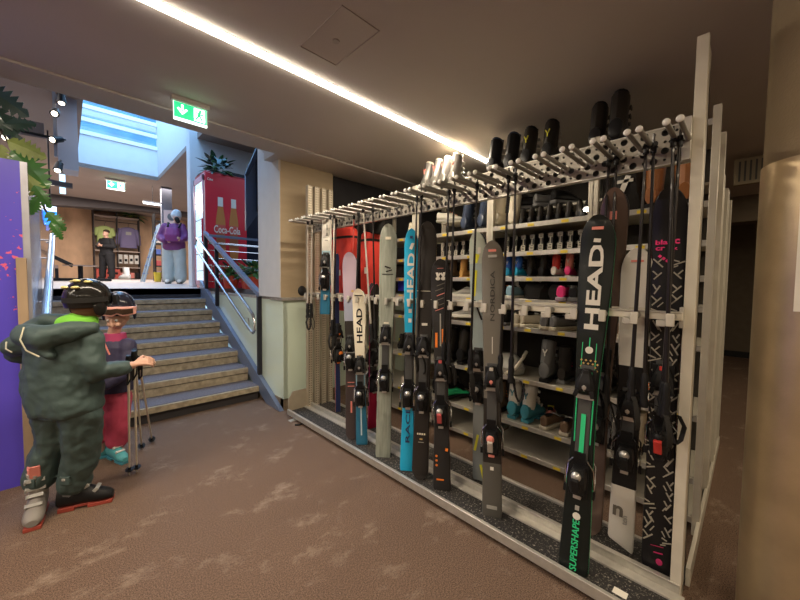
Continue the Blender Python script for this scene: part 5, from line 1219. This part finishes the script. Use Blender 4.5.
# ---- clothes niche in the far wall
t = thing('clothes_shelving', 'clothes niche with shelves in the wooden far wall behind the man in black', 'shelving', (1.53,17.8,1.5))
w = MB(); w.bb((-.68,.02,.0), (.68,.08,2.55), mat('niche_back', (.55,.38,.26), .6)); w.build('back_board', t)
for z in (.45,1.08,2.40):
    w = MB(); w.bb((-.68,-.42,z), (.68,.05,z+.03), mat('pale_shelf', (.55,.45,.38), .5)); w.build('shelf', t)
for x in (-.69,0,.69):
    w = MB(); w.bb((x-.012,-.42,0), (x+.012,.05,2.6), dkb); w.build('side_rail', t)
for x in (-.35,.35):
    w = MB(); w.cyl((x-.3,-.2,2.25), (x+.3,-.2,2.25), .012, blk); w.build('hanging_rail', t)
def garment(name, label, loc, m, w_, h_, hood=False):
    t = thing(name, label, 'garment', loc); w = MB()
    w.loft([ring((0,0,-h_),w_*.48,.07,16), ring((0,0,-h_*.5),w_*.46,.08,16), ring((0,0,-.10),w_*.5,.08,16), ring((0,0,-.02),w_*.30,.06,16), ring((0,0,0),.07,.05,16)], m); w.build('body', t)
    for s_ in (-1,1):
        w = MB(); w.tube([(s_*w_*.42,0,-.08),(s_*w_*.56,0,-h_*.4),(s_*w_*.6,0,-h_*.85 if hood else -h_*.42)], [.075,.07,.055], m); w.build('sleeve', t)
    w = MB(); w.tube([(0,0,0),(0,0,.10),(.03,0,.13),(.02,0,.17)], .008, steel, n=6); w.build('hanger', t)
    if hood: w = MB(); w.box((0,-.085,-.25), (w_*.3,.01,.12), cLg); w.build('print', t)
garment('green_shirt', 'yellow green t-shirt hanging left in the clothes niche', (1.16,17.55,3.55), pm((.50,.60,.22),.8), .50, .85)
garment('grey_hoodie', 'purple grey hoodie hanging right in the clothes niche', (1.88,17.55,3.58), pm((.20,.17,.30),.8), .58, .82, True)
for k in range(3):
    t = thing('red_shoe_box', 'red box on the floor of the clothes niche, %s from the left' % OR[k], 'box', (.98+.24*k,17.45,1.53), group='red boxes in the niche')
    w = MB(); w.bb((-.11,-.15,0), (.11,.15,.36), pm((.65,.12,.09),.5)); w.build('body', t); w = MB(); w.box((0,-.152,.2), (.08,.004,.08), blk); w.build('print', t)
for k in range(4):
    t = thing('white_package', 'white hanging package in the clothes niche, %s from the left' % OR[k], 'package', (1.60+.17*k,17.45,2.12), group='white packages in the niche')
    w = MB(); w.bb((-.065,-.03,0), (.065,.03,.36), cWh); w.build('body', t, bevel=.01); w = MB(); w.box((0,-.032,.12+.02*k), (.08,.004,.10), blk); w.build('print', t)
for k in range(4):
    o = MB().bb((-.06,-.1,0), (.06,.1,.22), blk if k % 2 else cSalm).build('small_carton', bevel=.005); o.location = (1.62+.17*k,17.5,1.98-.0); o.location.z = 1.55; tag(o, 'small carton low in the clothes niche, %s from the left' % OR[k], 'carton', 'small cartons in the niche')
t = thing('snow_boot', 'pale white boot standing on the floor beside the man in black', 'boot', (1.62,16.4,1.51), (0,0,2.4)); t.scale = (1.5,1.5,1.5)
for n, w, b_ in tall_boot_parts(pm((.75,.78,.78),.6), cLg, cWh): w.build(n, t, bevel=b_)
# table, bench and dark frames at the far left
t = thing('pedestal_table', 'small round pedestal table with thin top far back left', 'table', (.30,12,1.43))
w = MB(); w.cyl((0,0,.38), (0,0,.40), .33, pm((.30,.22,.17)), n=24); w.build('table_top', t); w = MB(); w.cyl((0,0,.02), (0,0,.38), .05, blk); w.build('column', t); w = MB(); w.cyl((0,0,0), (0,0,.025), .2, blk, n=20); w.build('base', t)
t = thing('black_recliner', 'black angled lounge frame far back left beside the small table', 'chair', (-.25,12,1.43))
w = MB(); w.prism([(-.25,.75),(-.18,.78),(.42,.42),(.40,.34)], 1, -.25, .25, blk_m); w.build('backrest', t, bevel=.01)
w = MB(); w.bb((-.3,-.25,.30), (.15,.25,.38), pm((.35,.25,.2))); w.build('seat', t)
for x in (-.25,.12):
    w = MB(); w.bb((x-.03,-.22,0), (x+.03,.22,.3), blk); w.build('leg', t)
w = MB(); w.bb((-.35,11.9,1.43), (.9,12.1,1.50), blk_m); o = w.build('floor_bench', bevel=.01); tag(o, 'low black bench board on the far shop floor', 'bench')
# step ladder
t = thing('step_ladder', 'pale blue step ladder leaning open in the upper shop left of the purple jacket', 'ladder', (1.75,11.6,1.42)); lad = pm((.50,.62,.70),.3,.5)
for y in (-.0,.45):
    w = MB(); w.tube([(-.20,y,0),(.20,y*.6,1.62)], .03, lad, n=6); w.build('rail', t); w = MB(); w.tube([(.48,y,0),(.20,y*.6,1.62)], .022, lad, n=6); w.build('rear_leg', t)
for k in range(6):
    w = MB(); u = (k+1)/7; w.bb((-.20+.4*u-.03,0,1.62*u-.012), (-.20+.4*u+.05,.42,1.62*u+.012), pm((.1,.2,.45))); w.build('step', t)
t = thing('yellow_bucket', 'yellow bucket on the floor under the step ladder', 'bucket', (1.93,12.0,1.425)); w = MB(); w.loft([ring((0,0,0),.08,.08), ring((0,0,.28),.10,.10), ring((0,0,.28),.09,.09), ring((0,0,.05),.07,.07)], pm((.75,.55,.05))); w.build('body', t); w = MB(); w.tube([(-.1,0,.27),(-.07,-.05,.34),(.07,-.05,.34),(.1,0,.27)], .006, dgrey); w.build('handle', t)
t = thing('black_shelf_rack', 'dark open shelf rack with small goods behind the step ladder', 'shelving', (2.25,13.2,1.45))
for z in (.1,.45,.8,1.15,1.5,1.85):
    w = MB(); w.bb((-.2,-.2,z), (.35,.2,z+.03), blk); w.build('shelf', t)
for x in (-.2,.35):
    w = MB(); w.bb((x-.015,-.2,0), (x+.015,.2,2.1), blk); w.build('upright', t)
rnd = random.Random(8)
for k in range(10):
    o = MB().bb((-.06,-.1,0), (.06,.1,.16), pm(rnd.choice([(.5,.45,.4),(.1,.15,.4),(.6,.5,.2),(.5,.1,.1),(.2,.2,.2)]))).build('small_box', bevel=.004); o.location = (2.13+.18*(k % 2), 13.1, 1.58+.35*(k//2)); tag(o, 'small box on the dark rack behind the ladder, %s shelf from the floor, %s' % (OR[k//2], 'left' if k % 2 == 0 else 'right'), 'box', 'boxes on the dark rack')
# posters
t = thing('poster', 'red and white poster on the post above the adult in purple', 'poster', (2.02,10.6,2.95), (0,0,-.4))
w = MB(); w.bb((-.16,-.01,-.33), (.20,.01,.33), pm((.68,.45,.38),.5)); w.build('sheet', t); w = MB(); w.bb((-.12,-.014,-.3), (.16,-.009,.0), pm((.7,.06,.06))); w.ell((.02,-.012,.16), (.1,.004,.1), cG2); w.build('print', t); w = MB(); w.cyl((0,.05,-1.5), (0,.05,.33), .02, dgrey); w.build('stand', t)
# monitor
t = thing('monitor', 'small screen with bright blue picture hanging left behind the vine', 'screen', (-.15,9.0,2.62))
w = MB(); w.bb((-.1,0,-.19), (.09,.04,.19), dgrey); w.build('casing', t); w = MB(); w.bb((-.09,-.004,-.17), (.08,.0,.08), mat('blue_screen', (.02,.2,.9), .3, emit=2.0, ecol=(.01,.22,1))); w.bb((-.09,-.004,.08), (.08,.0,.17), mat('white_screen', (.7,.8,1), .3, emit=1.5)); w.build('screen', t); w = MB(); w.cyl((0,.03,.19), (0,.03,1.53), .012, blk); w.build('bracket', t)
# ---- lamps: spotlights on a rail, linear lamp
lampw = mat('lamp_glow', (1,.9,.75), .4, emit=9, ecol=(1,.88,.7))
for k, (x, y, z, rx, ry) in enumerate(((-.03,5.95,3.46,-.9,.2),(-.04,5.95,3.14,-.7,1.0),(-.42,5.95,3.06,-.5,.7),(-.02,5.95,2.80,-.5,.2),(.03,5.95,3.62,-.3,0))):
    t = thing('spotlight', ['black spotlight glowing brightest beside the roof window','black spotlight tilted sideways below the bright one','black spotlight at the far left under the vine','black spotlight lowest of the cluster by the roof window','black spotlight topmost at the ceiling by the roof window'][k], 'spotlight', (x,y,z), (rx,ry,0), 'ceiling spotlights by the roof window')
    w = MB(); w.cyl((0,0,.09), (0,0,-.03), .035, blk, r1=.045, n=16); w.build('housing', t); w = MB(); w.cyl((0,0,-.031), (0,0,-.036), .028, lampw, n=16); w.build('lens', t); w = MB(); w.tube([(0,0,.09),(0,.02,.16)], .012, blk, n=6); w.build('arm', t)
w = MB(); w.bb((-.05,5.97,2.95), (-.02,6.03,4.16), mat('light_pole', (.30,.30,.32), .4)); w.bb((-.5,5.98,3.15), (-.02,6.02,3.18), blk); o = w.build('spotlight_rail'); tag(o, 'grey drop pole carrying the spotlights beside the roof window', 'light rail')
t = thing('linear_lamp', 'warm linear lamp on the upper shop ceiling left of the niche', 'lamp', (-.05,12.0,3.80)); w = MB(); w.bb((-.5,-.08,-.04), (.25,.08,.04), pm((.3,.25,.2))); w.cyl((-.3,0,.04), (-.3,0,.35), .006, blk, n=6); w.cyl((.1,0,.04), (.1,0,.35), .006, blk, n=6); w.build('housing', t); w = MB(); w.bb((-.48,-.085,-.045), (.23,.07,-.03), mat('linear_glow', (1,.9,.7), .4, emit=5)); w.build('diffuser', t)
t = thing('linear_lamp', 'small white linear lamp above the adult in purple', 'lamp', (1.75,12.0,3.66)); w = MB(); w.bb((-.12,-.08,-.03), (.3,.08,.03), pm((.5,.5,.5))); w.cyl((.1,0,.03), (.1,0,.49), .006, blk, n=6); w.build('housing', t); w = MB(); w.bb((-.11,-.085,-.035), (.29,.07,-.02), mat('linear_glow_white', (.9,.95,1), .4, emit=4)); w.build('diffuser', t)
t = thing('shelf_spotlight', 'small bright spotlight glowing under the perforated panel left of the backpack', 'spotlight', (2.70,.84,2.055))
w = MB(); w.cyl((0,0,0), (-.03,0,-.06), .022, blk, r1=.028); w.build('housing', t); w = MB(); w.ell((-.033,0,-.066), (.018,.024,.014), mat('spot_glow', (1,.9,.75), .4, emit=40)); w.build('lens', t)

# ================================================================== LIGHT
ledm = mat('led_strip_glow', (1,.93,.82), .4, emit=26, ecol=(1,.90,.74))
def led(y, x0, x1, name, label):
    t = thing(name, label, 'light', (0,y,H))
    w = MB(); w.bb((x0,-.023,-.012), (x1,.023,.012), ledm); w.build('diffuser', t); w = MB(); w.bb((x0,-.03,-.003), (x1,-.023,.02), alu); w.bb((x0,.023,-.003), (x1,.03,.02), alu); w.build('frame', t)
led(2.08, -3.5, 3.4, 'led_line_lamp', 'long glowing led line recessed across the near ceiling')
def area(name, loc, rot, sx, sy, e, col):
    l = bpy.data.lights.new(name, 'AREA'); l.shape = 'RECTANGLE'; l.size = sx; l.size_y = sy; l.energy = e; l.color = col
    o = bpy.data.objects.new(name, l); COL.objects.link(o); o.location = loc; o.rotation_euler = rot; return o
area('led_line_light', (-.2,2.08,H-.03), (0,0,0), 6.6, .05, 68, (1,.83,.61))
area('added_fill_rear', (0,-1.5,H-.03), (0,0,0), 6.6, .05, 78, (1,.82,.58))  # unseen strip added behind the camera to brighten the room
area('added_fill_left', (-3.0,1,H-.03), (0,0,0), .05, 5, 42, (1,.9,.78))  # fill added out of view on the left, no fixture there
area('added_fill_aisle', (6,-.8,H-.03), (0,0,0), 4, .05, 14, (1,.8,.55))  # extra fill added for the right aisle, outside the view
area('roof_window_light', (1.03,7.6,6.45), (0,0,0), 1.5, 6.8, 150, (.30,.58,1))
area('shop_ceiling_light', (1.0,13.2,UH-.05), (0,0,0), 5, 3, 300, (1,.88,.80))
area('stair_hall_light', (-1.5,8.0,UH-.05), (0,0,0), 2.4, 5, 70, (.95,.88,.88))
area('stair_hall_light_right', (3.6,5.0,UH-.05), (0,0,0), 2, 1.5, 25, (.6,.75,1))
W = bpy.data.worlds.new('sky'); SC.world = W; W.use_nodes = True; bg = W.node_tree.nodes['Background']; bg.inputs[0].default_value = (.45,.74,1,1); bg.inputs[1].default_value = 1.1
SC.view_settings.view_transform = 'Standard'; SC.view_settings.look = 'None'; SC.view_settings.gamma = 1; SC.view_settings.use_curve_mapping = False
SC.view_settings.exposure = 0.6
bpy.context.view_layer.update()
